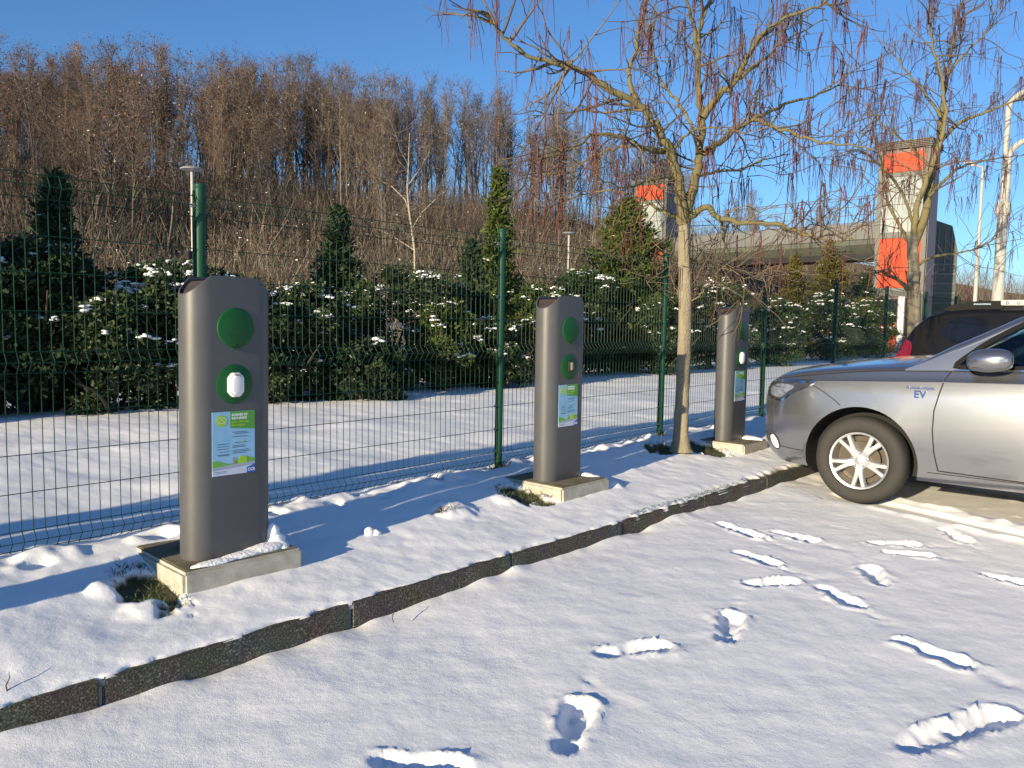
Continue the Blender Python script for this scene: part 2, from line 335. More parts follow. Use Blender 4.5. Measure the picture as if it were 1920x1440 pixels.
def verge_z(X, Y):
    k = Y - kerb_y(X)
    base = .118 + .014 * sstep(0, .08, k) + .165 * np.clip(k / 1.15, 0, 1) ** 1.4
    base += .032 * noise2(X, Y, .55, 21) * sstep(.05, .3, k) + .013 * noise2(X, Y, .22, 22) * sstep(.02, .2, k) + .006 * noise2(X, Y, .08, 23) + .0025 * noise2(X, Y, .035, 24)
    fl = np.exp(-((Y - 4.08) / .12) ** 2); base += fl * (.05 * noise2(X, Y, .16, 25) + .035 * noise2(X, Y, .07, 26))
    base += .022 * noise2(X, Y, 2.5, 27) * sstep(4.6, 6, Y) + .006 * noise2(X, Y, .5, 28) * sstep(4.4, 5, Y)
    B, fr = bare_mask(X, Y)
    base -= .032 * B + .030 * fr
    for (lx, ly, r, h) in [(3.54, 3.54, .16, .035), (1.42, 3.60, .07, .03), (5.02, 3.34, .09, .035), (7.75, 3.62, .2, .04), (7.0, 3.58, .08, .04), (4.76, 4.06, .07, .04), (7.2, 4.02, .12, .04), (1.50, 3.33, .12, .022), (4.0, 3.50, .10, .02)]:
        d = np.sqrt((X - lx) ** 2 + (Y - ly) ** 2) / r; base += h * (1 - sstep(.35, 1.15, d + .25 * noise2(X, Y, .04, 95)))
    for (lx, ly, r, h) in [(2.55, 3.98, .06, .04), (2.95, 3.97, .07, .04), (3.3, 3.93, .05, .03), (3.75, 3.92, .07, .04), (4.05, 3.96, .05, .03), (1.3, 3.98, .08, .04), (1.9, 4.0, .09, .04)]:
        d = np.sqrt((X - lx) ** 2 + ((Y - ly) * 1.6) ** 2) / r; base -= h * (1 - sstep(.4, 1.1, d))
    base -= .20 * sstep(10.2, 13, Y)
    base = np.where(k < 0.001, .085, base)
    return base
def verge_d(X, Y):
    B, fr = bare_mask(X, Y)
    far = .35 * sstep(9.2, 10.2, Y)
    return np.clip(np.maximum(np.maximum(B * (.95 + .2 * noise2(X, Y, .03, 99)), fr * .8), far), 0, 1)
vx = spaced((-40, -4, 2.0), (-4, -.2, .12), (-.2, 8.4, .016), (8.4, 16, .07), (16, 60, 2.0))
vk = np.concatenate([[0.0], spaced((.004, .06, .007), (.06, 1.35, .021), (1.35, 6, .07), (6, 11, .25))])
def verge_mesh():
    X, K = np.meshgrid(vx, vk, indexing='ij')
    Y = kerb_y(np.clip(X, -5, 20)) + K
    I = np.arange(X.size).reshape(X.shape)
    q = np.stack([I[:-1, :-1], I[1:, :-1], I[1:, 1:], I[:-1, 1:]], -1).reshape(-1, 4)
    return np_mesh('verge_snow', np.stack([X, Y, verge_z(X, Y)], -1), q, smooth=True, attrs={'dirt': verge_d(X, Y)})
tag(mob('verge', verge_mesh(), M_snow), 'snowy grass verge and lawn on both sides of the mesh fence', kind='structure')
def gz(x, y): return float(verge_z(np.array([[x]], float), np.array([[y]], float))[0, 0])

# kerb: one object, each stone a piece
kerb = tag(empty('kerb'), 'dark wet kerb stones between car park and verge', kind='structure')
ks = MB(); ks.box((-.535, 0, -.10), (.535, .12, .112), .006); kme = ks.mesh('kerb_stone'); kme.materials.append(M_kerb)
mj = MB(); mj.box((-.006, .008, -.10), (.006, .10, .102)); jme = mj.mesh('kerb_joint'); jme.materials.append(M_joint)
for i in range(-6, 12):
    x = 1.137 + 1.085 * i + .5425
    o = mob('kerb_stone', kme, None, kerb, (x, kerb_y(x) + random.uniform(-.004, .004), random.uniform(-.004, .004)), (random.uniform(-.01, .01), 0, -.022))
    mob('kerb_joint', jme, None, kerb, (x + .5425, kerb_y(x + .54), 0), (0, 0, -.022))

# ------------------------------------------------------------------ grass
def blades(n, spots, mat_, label, name='grass', hmin=.02, hmax=.07):
    V = []; T = []
    for i in range(n):
        bx, by, rx, ry = spots[i % len(spots)]
        a = random.uniform(0, 2 * PI); q = math.sqrt(random.random()); x = bx + math.cos(a) * rx * q; y = by + math.sin(a) * ry * q
        z = gz(x, y) - .005; h = random.uniform(hmin, hmax); w = .0018; t = random.uniform(0, 2 * PI); lean = random.uniform(.1, .9) * h; b = random.uniform(0, 2 * PI)
        p = [(x - w * math.cos(t), y - w * math.sin(t), z), (x + w * math.cos(t), y + w * math.sin(t), z), (x + lean * .4 * math.cos(b), y + lean * .4 * math.sin(b), z + h * .65), (x + lean * math.cos(b), y + lean * math.sin(b), z + h)]
        k = len(V); V += p; T += [(k, k + 1, k + 2), (k + 2, k + 1, k + 3)]
    return tag(mob(name, np_mesh(name, V, tris=T), mat_), label, 'grass', kind='stuff')
blades(1800, BARE[:4] + [BARE[0], BARE[1], BARE[2]], M_soil, 'green grass showing in snow free hollows beside the plinths', hmin=.012, hmax=.035)
kspots = [(x, kerb_y(x) + .03, .12, .025) for x in np.arange(4.6, 7.6, .2)]
blades(1300, kspots, M_soil, 'short grass hanging over the far kerb edge near the silver car', hmin=.008, hmax=.022)
blades(140, [(3.84, 4.0, .05, .03), (3.47, 3.5, .08, .02), (7.02, 4.1, .12, .05), (4.6, 4.1, .12, .04), (2.4, 4.12, .3, .03)], M_drygrass, 'dry grass stalks poking out of the snow along the fence', hmin=.015, hmax=.05)

# ------------------------------------------------------------------ fence
FY, FZ, FP, FX0 = 4.14, .30, 2.458, 2.187
fence = tag(empty('mesh_fence', (FX0, FY, FZ)), 'green welded wire mesh fence behind the charging stations', 'fence')
prof = [(0, -.01), (0, .0), (-.038, .045), (0, .09), (0, .83), (-.04, .88), (0, .93), (0, 1.64), (-.035, 1.695), (0, 1.75), (0, 1.757)]
wr = .0023
wm = MB(); wm.tube([(0, y, z) for y, z in prof], wr, 5); wire_me = wm.mesh('vertical_wire', True); wire_me.materials.append(M_fence)
HZ = [(0, .0), (-.038, .045), (0, .09), (0, .27), (0, .45), (0, .64), (0, .83), (-.04, .88), (0, .93), (0, 1.12), (0, 1.30), (0, 1.47), (0, 1.64), (-.035, 1.695), (0, 1.75)]
pm = MB(); pm.tube([(0, 0, -.35), (0, 0, 1.815)], .030, 20); pm.lathe([(0, 1.820), (.024, 1.820), (.0315, 1.814), (.0315, 1.795), (.030, 1.793)], n=20)
post_me = pm.mesh('post', 40); post_me.materials.append(M_post)
sm = MB(); sm.box((-.040, -.006, -.1), (-.027, .006, 1.78)); slot_me = sm.mesh('clamp_strip'); slot_me.materials.append(M_fence)
cm = MB(); cm.box((-.052, -.010, -.010), (-.026, .010, .010), .003); clip_me = cm.mesh('clip'); clip_me.materials.append(M_greyp)
for k in range(-4, 9):
    px = k * FP
    p = mob('post', post_me, None, fence, (px, .015, 0), (random.uniform(-.006, .006), random.uniform(-.004, .008), 0))
    mob('clamp_strip', slot_me, None, p)
    if -1 <= k <= 5:
        for z in (.1, .27, .45, .88, 1.3, 1.7): mob('clip', clip_me, None, p, (0, 0, z))
    hm = MB()
    for y, z in HZ: hm.tube([(.03, y - .004, z), (FP - .03, y - .004, z)], wr, 5)
    if k >= -1 and k <= 4:
        pn = hm.build('mesh_panel', M_fence, fence, True, (px, 0, 0))
        n = 48
        for i in range(n): mob('vertical_wire', wire_me, None, pn, (.04 + (FP - .08) * i / (n - 1), 0, 0))
    else:
        for i in range(48): hm.tube([(.04 + (FP - .08) * i / 47, y, z) for y, z in prof], wr, 4)
        tag(hm.build('mesh_panel', M_fence, fence, True, (px, 0, 0)), kind='stuff')

# ------------------------------------------------------------------ charging stations
M_pblue = mat('print_blue', (0.20, 0.44, 0.66), 0.3, noise=(6, (0.33, 0.58, 0.76), 0.8))
M_pgreen = mat('print_green', (0.075, 0.30, 0.035), 0.3)
M_plime = mat('print_lime', (0.34, 0.56, 0.02), 0.3)
M_pwhite = mat('print_white', (0.75, 0.76, 0.78), 0.3)
M_plilac = mat('print_pale', (0.55, 0.60, 0.72), 0.3)
M_pink = mat('print_ink', (0.05, 0.09, 0.16), 0.4)
M_proad = mat('print_road', (0.35, 0.40, 0.47), 0.3)
M_phill = mat('print_hill', (0.15, 0.42, 0.05), 0.3)
M_pcorner = mat('print_navy', (0.015, 0.12, 0.42), 0.3)
SF, SR, SH = .120, .098, 1.325        # half flat, end radius, height
def stadium(sf, sr, n=18):
    pts = []
    for i in range(n + 1): a = -PI / 2 + PI * i / n; pts.append((sf + sr * math.cos(a), sr * math.sin(a)))
    for i in range(n + 1): a = PI / 2 + PI * i / n; pts.append((-sf + sr * math.cos(a), sr * math.sin(a)))
    return pts
def top_h(x): return SH - .95 * max(0, abs(x) - SF + .004) if abs(x) > SF - .004 else SH
def flat_poly(name, poly, y, mat_, parent, t=.0006):
    m = MB(); m.prism(poly, 'y', y, y - t); return m.build(name, mat_, parent)
def circ(cx, cz, r, n=40, a0=0, a1=2 * PI): return [(cx + r * math.cos(a0 + (a1 - a0) * i / n), cz + r * math.sin(a0 + (a1 - a0) * i / n)) for i in range(n)]
def text_part(name, body, size, x, z, y, mat_, parent, bold=0.0, align='LEFT'):
    o = mob(name, text_mesh(name, body, size, align, .0003, bold), mat_, parent, (x, y, z), (PI / 2, 0, 0)); return o
def arc_line(m, pts, w, y, t=.0006):
    for (a, b), (c, d) in zip(pts[:-1], pts[1:]):
        dx, dz = c - a, d - b; L = math.hypot(dx, dz) or 1; nx, nz = -dz / L * w / 2, dx / L * w / 2
        m.add([(a + nx, y - t, b + nz), (a - nx, y - t, b - nz), (c - nx, y - t, d - nz), (c + nx, y - t, d + nz)], [(0, 1, 2, 3)])
CAR_OUT = [(-.5, -.1), (-.46, .06), (-.30, .10), (-.15, .30), (.10, .34), (.28, .14), (.46, .06), (.5, -.1), (.40, -.14), (.30, -.05), (.18, -.14), (-.18, -.14), (-.28, -.05), (-.38, -.14), (-.5, -.1)]
def make_station():
    root = empty('charging_station')
    m = MB(); o = stadium(SF, SR); i1 = stadium(SF, SR - .007); N = len(o)
    V = [(x, y, 0) for x, y in o] + [(x, y, top_h(x)) for x, y in o] + [(x, y, top_h(x) + .0005) for x, y in i1] + [(x, y, top_h(x) - .035) for x, y in i1]
    F = []
    for r in range(3):
        for k in range(N): F.append((r * N + k, r * N + (k + 1) % N, (r + 1) * N + (k + 1) % N, (r + 1) * N + k))
    m.add(V, F); m.build('shell', M_shell, root, 35)
    c = MB(); half = len(i1) // 2
    i2 = stadium(SF, SR - .0075, 18)
    rings = []
    for j in range(19):       # strips across the recessed cap, front to back at matching x
        a = i2[j]; 
    right = [p for p in i2[:19]]; left = [p for p in i2[19:]]
    for side in (right, left):
        vs = [(x, y, top_h(x) - .022) for x, y in side]; n = len(vs); fs = [(j, j + 1, n - 2 - j, n - 1 - j) for j in range(n // 2)]
        c.add(vs, fs)
    c.add([(SF, -SR + .0075, SH - .022), (SF, SR - .0075, SH - .022), (-SF, SR - .0075, SH - .022), (-SF, -SR + .0075, SH - .022)], [(0, 1, 2, 3)])
    c.build('recessed_cap', M_recess, root)
    fy = -SR
    d = MB(); d.lathe([(0, fy - .0075), (.088, fy - .0075), (.092, fy - .006), (.0945, fy - .003), (.0945, fy + .002)], 'y', 64, (0, 0, 1.083))
    dd = d.build('upper_disc', M_disc, root, 30)
    e = MB(); arc_line(e, [(x * .085, 1.058 + z * .085) for x, z in CAR_OUT], .0035, fy - .0076); e.build('car_emblem', M_disc2, dd)
    n_ = MB(); n_.prism([(-.009, .990), (.013, .990), (.004, 1.008), (.000, 1.008)], 'y', fy - .006, fy - .0092); n_.build('lock_notch', M_black, dd)
    n_ = MB(); n_.box((-.022, fy - .011, .984), (.024, fy, .990), .001); n_.build('lip', M_disc, dd)
    d = MB(); d.lathe([(0, fy - .004), (.090, fy - .004), (.0935, fy - .002), (.0935, fy + .002)], 'y', 64, (-.006, 0, .818))
    d2 = d.build('lower_disc', M_disc, root, 30)
    def oblong(w, h, ch):
        return [(-w, -h + ch), (-w + ch * .6, -h + ch * .25), (-w + ch, -h), (w - ch, -h), (w - ch * .6, -h + ch * .25), (w, -h + ch), (w, h - ch), (w - ch * .6, h - ch * .25), (w - ch, h), (-w + ch, h), (-w + ch * .6, h - ch * .25), (-w, h - ch)]
    s = MB()
    P1 = oblong(.039, .057, .024); P2 = oblong(.036, .054, .023); P3 = oblong(.025, .040, .016)
    def ringset(levels):
        n = 12; vs = []; fs = []
        for P, y in levels: vs += [(-.006 + x, y, .816 + z) for x, z in P]
        for r in range(len(levels) - 1):
            for k in range(n): fs.append((r * n + k, r * n + (k + 1) % n, (r + 1) * n + (k + 1) % n, (r + 1) * n + k))
        fs.append(tuple(range((len(levels) - 1) * n, len(levels) * n))); return vs, fs
    vs, fs = ringset([(P1, fy), (P1, fy - .018), (P2, fy - .024), (oblong(.030, .047, .019), fy - .025), (P3, fy - .031), (oblong(.022, .036, .014), fy - .032)]); s.add(vs, fs)
    sk = s.build('socket', M_white, root, 25)
    h = MB(); h.box((-.022, fy - .034, .861), (.012, fy - .026, .867), .001); h.build('hinge', M_greyp, sk)
    # poster
    x0, x1, z0, z1 = -.121, .099, .390, .690
    p = MB(); p.box((x0, fy - .0020, z0), (x1, fy + .001, z1)); po = p.build('poster', M_pblue, root)
    y1, y2, y3 = fy - .0021, fy - .0028, fy - .0035
    flat_poly('green_header', [(-.030, .612), (.0985, .600), (.0985, .6895), (-.030, .6895)], y1, M_pgreen, po)
    flat_poly('logo', circ(-.074, .648, .0275), y1, M_plime, po)
    lg = MB(); arc_line(lg, [(-.074 + .023 * math.cos(a), .646 + .018 * math.sin(a)) for a in np.linspace(.2, PI - .2, 12)], .0022, y2)
    arc_line(lg, [(-.074 + x * .036, .642 + z * .036) for x, z in CAR_OUT], .0018, y2); lg.build('logo_car', M_pwhite, po)
    text_part('headline', 'BORNES DE', .0155, -.022, .668, y2, M_pwhite, po, .0006)
    text_part('headline', 'RECHARGE', .0155, -.022, .652, y2, M_pwhite, po, .0006)
    text_part('headline', 'pour véhicules', .0150, -.022, .635, y2, M_plime, po, .0002)
    text_part('headline', 'électriques', .0150, -.022, .620, y2, M_plime, po, .0002)
    fp = MB(); st = random.getstate(); random.seed(3)
    for z in np.arange(.590, .482, -.0072):
        xa = -.020 + random.choice([0, 0, .012]); xb = xa + random.uniform(.045, .10)
        if random.random() < .82: fp.box((xa, y2 - .0002, z), (min(xb, .09), y1, z + .0022))
    for z in (.537, .525, .513, .500, .487, .483):
        fp.box((-.075 - random.uniform(0, .028), y2 - .0002, z), (-.036, y1, z + .002))
    random.setstate(st)
    fp.build('fine_print', M_pink, po)
    flat_poly('bulb', circ(.040, .543, .006) , y1, M_plime, po)
    hp = [(x0, .430)] + [(x, .452 + .010 * math.sin(x * 45) + .018 * max(0, (x + .02)) / .12) for x in np.linspace(x0, x1, 14)] + [(x1, .430)]
    flat_poly('hills', hp, y1, M_phill, po)
    flat_poly('road', [(x0, .418), (x1, .428), (x1, .444), (.02, .440), (x0, .430)], y2, M_proad, po)
    flat_poly('picture_station', [(-.019, .438), (-.006, .438), (-.006, .470), (-.010, .474), (-.019, .470)], y2, M_greyp, po)
    v = MB(); v.prism([(.014, .440), (.056, .440), (.057, .460), (.050, .474), (.020, .474), (.013, .460)], 'y', y2, y3); vn = v.build('picture_van', M_plime, po)
    flat_poly('band', [(x0, z0), (x1, z0), (x1, .428), (x0, .416)], y2 + .0001, M_plilac, po)
    flat_poly('corner', [(.055, z0), (x1, z0), (x1, .432), (.055, .416)], y3, M_pcorner, po)
    text_part('corner_mark', 'CCR', .019, .060, .399, y3 - .001, M_pwhite, po, .0005)
    t = MB(); 
    for z in (.402, .408): t.box((-.112, y3, z), (-.05, y2, z + .0018))
    t.build('small_print', M_pink, po)
    return root
def copy_tree(o, parent=None):
    c = o.copy(); COL.objects.link(c); c.parent = parent
    for ch in list(o.children): copy_tree(ch, c)
    return c
BZ = .272
st_pos = [(1.985, 3.55, 'nearest grey charging station with white socket, large in the left foreground'),
          (4.620, 3.55, 'middle grey charging station, the one with a dark open socket'),
          (7.47, 3.57, 'far grey charging station between the tree and the silver car'),
          (-.62, 3.55, 'grey charging station out of view left, casting the shadow at the left edge')]
proto = make_station()
sts = [proto] + [copy_tree(proto) for _ in range(3)]
for s, (x, y, lb) in zip(sts, st_pos):
    s.location = (x, y, BZ); tag(s, lb, 'charging station', 'charging stations in a row')
sts[0].rotation_euler = (0, R(.5), 0); sts[1].rotation_euler = (0, R(-.1), R(-1)); sts[2].rotation_euler = (0, R(.2), R(-1))
# the middle station's socket is open: a dark hollow with a grey flap
for ch in list(sts[1].children):
    if ch.name.startswith('socket'):
        for g in list(ch.children): bpy.data.objects.remove(g)
        m = MB(); m.box((-.030, -SR - .030, .786), (.030, -SR, .856), .006); ch.data = m.mesh('socket', 30); ch.data.materials.append(M_black); ch['label'] = 'dark open socket with raised grey flap'
        m = MB(); m.box((-.034, -SR - .046, .796), (-.012, -SR - .031, .852), .004); m.build('flap', mat('worn_metal', (.32, .30, .27), .35, .6), ch)

# plinths
pl_pos = [(1.990, 3.640, .60, .60, -.05, 'concrete plinth under the nearest charging station, half cleared of snow'),
          (4.615, 3.555, .56, .57, -.02, 'concrete plinth under the middle charging station'),
          (7.45, 3.55, .54, .56, -.01, 'low concrete plinth under the far charging station'),
          (-.62, 3.62, .56, .57, 0, 'concrete plinth of the station out of view left')]
for i, (x, y, lx, ly, a, lb) in enumerate(pl_pos):
    r_ = tag(empty('concrete_plinth', (x, y, 0), a), lb, 'plinth', 'concrete plinths')
    m = MB(); m.box((-lx / 2, -ly / 2, -.1), (lx / 2, ly / 2, BZ - .004), .014)
    m.build('block', M_conc, r_, 30)
    m = MB(); m.box((-lx / 2 + .02, -ly / 2 + .02, BZ - .02), (lx / 2 - .02, ly / 2 - .02, BZ), .004); m.build('mossy_top', M_conctop, r_)
def blob(name, pts, parent, mat_=None, seed=1, sub=3, rough=1.0):
    """snow lumps: list of (x, y, z, rx, ry, rz) flattened ellipsoids with an uneven skin, one mesh"""
    V = []; F = []
    bm = bmesh.new(); bmesh.ops.create_icosphere(bm, subdivisions=sub, radius=1); base = np.array([v.co[:] for v in bm.verts]); fc = np.array([[v.index for v in f.verts] for f in bm.faces]); bm.free()
    for i, (x, y, z, rx, ry, rz) in enumerate(pts):
        n = 1 + rough * .45 * noise2(base[:, 0] * 1 + i * 3.1 + seed, base[:, 1] + base[:, 2] * .7, .8, seed) + rough * .2 * noise2(base[:, 0] + base[:, 2], base[:, 1] + i * 2.3, .3, seed + 2)
        F.append(fc + sum(len(v) for v in V)); V.append(base * n[:, None] * np.array([rx, ry, rz]) + np.array([x, y, z]))
    return mob(name, np_mesh(name, np.concatenate(V), tris=np.concatenate(F), smooth=True), mat_ or M_snowcap, parent)
blob_specs = [
    ('snow_lump', [(2.200, 3.485, BZ + .050, .036, .036, .060), (2.205, 3.48, BZ + .02, .055, .05, .04)], 'rounded snow lump standing on the corner of the nearest plinth'),
    ('snow_crust', [(1.86, 3.40, BZ, .13, .035, .014), (2.0, 3.415, BZ, .14, .045, .022), (2.13, 3.43, BZ, .13, .06, .03), (2.21, 3.47, BZ, .06, .10, .032)], 'strip of snow along the front of the nearest plinth'),
    ('snow_crust', [(4.84, 3.50, BZ, .05, .15, .022), (4.86, 3.40, BZ - .005, .03, .07, .014)], 'strip of snow on the right end of the middle plinth'),
    ('snow_crust', [(7.62, 3.42, BZ, .07, .14, .03), (7.66, 3.5, BZ, .06, .10, .03)], 'strip of snow on the right end of the far plinth'),
    ('snow_lump', [(2.835, 3.505, .210, .038, .032, .028), (2.868, 3.49, .203, .034, .03, .022)], 'small snow lump on the shaded verge right of the nearest plinth')]
for nm, pts, lb in blob_specs:
    o = blob(nm, pts, None, seed=len(lb), rough=.55); tag(o, lb, 'snow')

# bits of twig lying on the snow
def twig(label, x, y, z, a, L, up=.15):
    m = MB(); d = Vector((math.cos(a), math.sin(a), up)); n_ = Vector((-d.y, d.x, 0)); p0 = Vector((0, 0, .004))
    m.tube([p0, p0 + d * L * .35 + n_ * .006, p0 + d * L * .7 - n_ * .004, p0 + d * L], [.0022, .002, .0016, .001], 5)
    m.tube([p0 + d * L * .4, p0 + d * L * .55 + n_ * L * .2 + Vector((0, 0, L * .12))], [.0014, .0008], 4)
    tag(m.build('twig', M_recess, None, True, (x, y, z)), label, 'twig', 'fallen twigs on the snow')
for px_, py_, z_, a_, L_, lb_ in ((738, 1168, .02, .9, .07, 'dark twig leaning on the kerb at the foot of the nearest kerb joint'), (1092, 1018, .03, .5, .05, 'small twig at the kerb foot below the middle plinth'), (14, 1300, .13, 1.2, .07, 'bent twig sticking up from the verge at the lower left edge'), (632, 952, .21, .3, .09, 'thin twig on the shaded snow right of the nearest plinth')):
    q_ = atz(px_, py_, z_); twig(lb_, q_.x, q_.y, z_, a_, L_, .6)
# ------------------------------------------------------------------ cars
M_paint = mat('silver_paint', (0.30, 0.305, 0.325), 0.24, 0.88, coat=1.0, noise=(1500, (0.26, 0.265, 0.285), 0.5))
M_paintb = mat('dark_paint', (0.005, 0.005, 0.006), 0.6, 0.0, spec=0.05, coat=0.45, noise=(3, (0.009, 0.009, 0.0085), 0.7))
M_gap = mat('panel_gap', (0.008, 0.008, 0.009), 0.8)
M_trim = mat('black_trim', (0.007, 0.007, 0.008), 0.55, spec=0.10)
M_chrome = mat('chrome', (0.75, 0.75, 0.76), 0.12, 1.0)
M_rubber = mat('tyre_rubber', (0.032, 0.030, 0.027), 0.8, noise=(14, (0.026, 0.025, 0.023), 0.8), bump=(180, 0.25, 0.003))
M_alloy = mat('alloy_rim', (0.66, 0.66, 0.65), 0.32, 0.85)
M_brake = mat('brake_steel', (0.07, 0.058, 0.045), 0.5, 0.5)
M_seat = mat('seat_fabric', (0.20, 0.19, 0.16), 0.9)
M_belt = mat('seat_belt', (0.50, 0.47, 0.36), 0.8)
M_teal = mat('pale_teal_plastic', (0.30, 0.62, 0.56), 0.4)
M_liner = mat('arch_liner', (0.012, 0.012, 0.012), 0.9)
M_red = mat('red_lens', (0.16, 0.004, 0.008), 0.12, coat=1)
M_lens = mat('clear_lens', (0.42, 0.45, 0.50), 0.12, 0.55, coat=1, noise=(25, (0.16, 0.18, 0.21), .8))
M_lensd = mat('lamp_bowl', (0.05, 0.053, 0.06), 0.2, 0.3, coat=1)
M_evblue = mat('badge_blue', (0.012, 0.045, 0.20), 0.3)
def glass_mat(name, tint, fac):
    m = bpy.data.materials.new(name); m.use_nodes = True; n = m.node_tree
    for x in list(n.nodes):
        if x.type != 'OUTPUT_MATERIAL': n.nodes.remove(x)
    t = n.nodes.new('ShaderNodeBsdfTransparent'); t.inputs[0].default_value = (*tint, 1)
    g = n.nodes.new('ShaderNodeBsdfGlossy'); g.inputs['Roughness'].default_value = 0.02
    fr = n.nodes.new('ShaderNodeFresnel'); fr.inputs[0].default_value = 1.5
    ma = n.nodes.new('ShaderNodeMath'); ma.operation = 'MULTIPLY'; ma.inputs[1].default_value = fac
    mx = n.nodes.new('ShaderNodeMixShader')
    n.links.new(fr.outputs[0], ma.inputs[0]); n.links.new(ma.outputs[0], mx.inputs[0]); n.links.new(t.outputs[0], mx.inputs[1]); n.links.new(g.outputs[0], mx.inputs[2])
    n.links.new(mx.outputs[0], n.nodes['Material Output'].inputs[0]); return m
M_glass = glass_mat('tinted_glass', (0.50, 0.60, 0.55), 1.2)
M_glassd = mat('privacy_glass', (0.006, 0.006, 0.007), 0.05, coat=0.4)

def itp(tab, x):
    xs_ = np.array([t[0] for t in tab]); ys_ = np.array([t[1] for t in tab]); o_ = np.argsort(xs_); xs_, ys_ = xs_[o_], ys_[o_]
    # monotone-ish cubic: average of three linear samples keeps it smooth
    d = .06; x = np.asarray(x, float)
    return (np.interp(x - d, xs_, ys_) + 2 * np.interp(x, xs_, ys_) + np.interp(x + d, xs_, ys_)) / 4
def sect(w, zb, zs, zd, flare=0.0, n=7, zc=None, lip=0.0):
    """half section from bottom centre round the side to the top centre; zc is the crease height"""
    pts = [(0, zb), (w * .5, zb), (w * .82, zb), (w * .93, zb + .015), (w * .960, zb + .05), (w * .962, zb + .085)]
    zl = zb + .115; zc = min(zc if zc is not None else zs - .10, zs - .035)
    for t in np.linspace(0, 1, n):
        y = w - (.030 * ((t - .42) / .58) ** 2 if t > .42 else .030 * ((.42 - t) / .42) ** 2) + flare * math.exp(-((t - .45) / .3) ** 2) ; pts.append((y, zl + (zc - zl) * t))
    yc = pts[-1][0]
    pts += [(yc + .002, zc + .008), (yc - .010 - lip, zc + .020)]
    for t in (.35, .7, 1.0): pts.append((yc - .012 - lip - (.040) * t, zc + .022 + (zs - zc - .03) * t))
    ye = pts[-1][0]
    pts += [(ye - .012, zs - .002), (ye - .035, zs + .010)]
    ye = pts[-1][0]; z9 = pts[-1][1]
    for t in (.2, .4, .6, .8, 1.0): pts.append((ye * (1 - t), z9 + (zd - z9) * math.sin(t * PI / 2)))
    return pts
def build_body(P):
    xs_ = np.concatenate([np.linspace(P['x0'], P['x0'] - .35, 16), np.linspace(P['x0'] - .35, P['x1'] + .35, 60)[1:-1], np.linspace(P['x1'] + .35, P['x1'], 16)])
    rows = []
    for x in xs_:
        fl = sum(.012 * math.exp(-((x - a) / .38) ** 4) for a in (0, -P['wb']))
        h = sect(float(itp(P['w'], x)), float(itp(P['zb'], x)), float(itp(P['zs'], x)), float(itp(P['zd'], x)), fl, 7, float(itp(P['zc'], x)))
        ring = h + [(-y, z) for y, z in h[::-1][1:-1]]
        row = []
        for y, z in ring:
            k = np.clip((x - (P['x0'] - .55)) / .55, 0, 1) ** 1.6; k2 = np.clip((P['x1'] + .4 - x) / .4, 0, 1) ** 1.6
            xx = x - k * (P['xf'](y, z)) + k2 * P['xr'](y, z); row.append((xx, y, z))
        rows.append(row)
    n = len(rows[0]); bm = bmesh.new()
    vv = [[bm.verts.new(p) for p in r] for r in rows]
    for i in range(len(rows) - 1):
        for k in range(n): bm.faces.new((vv[i][k], vv[i + 1][k], vv[i + 1][(k + 1) % n], vv[i][(k + 1) % n]))
    for row, xx, fn, sg in ((vv[0], P['x0'], P['xf'], -1), (vv[-1], P['x1'], P['xr'], 1)):
        cy = 0; cz = sum(v.co.z for v in row) / n; prev = row
        for s_ in (.9, .78, .62, .44, .22):
            cur = []
            for v in row:
                y = cy + (v.co.y - cy) * s_; z = cz + (v.co.z - cz) * s_; cur.append(bm.verts.new((xx + sg * fn(y, z), y, z)))
            for k in range(n): bm.faces.new((prev[k], prev[(k + 1) % n], cur[(k + 1) % n], cur[k]))
            prev = cur
        bm.faces.new(prev)
    bmesh.ops.recalc_face_normals(bm, faces=bm.faces[:])
    me = bpy.data.meshes.new('body'); bm.to_mesh(me); bm.free(); return me
def boolean_cut(me, paint, cutters):
    o = bpy.data.objects.new('tmp', me); COL.objects.link(o); me.materials.append(paint); tmp = [o]
    for cme in cutters:
        c = bpy.data.objects.new('tmpc', cme); COL.objects.link(c); tmp.append(c)
        md = o.modifiers.new('b', 'BOOLEAN'); md.operation = 'DIFFERENCE'; md.object = c; md.solver = 'EXACT'
        try: md.material_mode = 'TRANSFER'
        except Exception: pass
    dg = bpy.context.evaluated_depsgraph_get(); dg.update()
    out = bpy.data.meshes.new_from_object(o.evaluated_get(dg))
    for t in tmp: bpy.data.objects.remove(t)
    out.polygons.foreach_set('use_smooth', [True] * len(out.polygons))
    try: out.set_sharp_from_angle(angle=R(38))
    except Exception: pass
    return out
def bvh_of(me): return BVHTree.FromPolygons([v.co[:] for v in me.vertices], [p.vertices[:] for p in me.polygons])
def hit(bvh, x, z, side, off=0.0, inward=False):
    h = bvh.ray_cast(Vector((x, side * 2.5, z)), Vector((0, -side, 0)))
    if h[0] is None: h = bvh.find_nearest(Vector((x, side * .9, z)))
    nr = h[1] if h[1].y * side > 0 else -h[1]
    return h[0] + nr * off
def densify(poly, d, closed=True):
    out = []; n = len(poly)
    for i in range(n if closed else n - 1):
        a = np.array(poly[i]); b = np.array(poly[(i + 1) % n]); k = max(1, int(np.linalg.norm(b - a) / d))
        for j in range(k): out.append(tuple(a + (b - a) * j / k))
    if not closed: out.append(tuple(poly[-1]))
    return out
def inside(p, poly):
    x, y = p; c = False; n = len(poly)
    for i in range(n):
        x1, y1 = poly[i]; x2, y2 = poly[i - 1]
        if (y1 > y) != (y2 > y) and x < (x2 - x1) * (y - y1) / (y2 - y1) + x1: c = not c
    return c
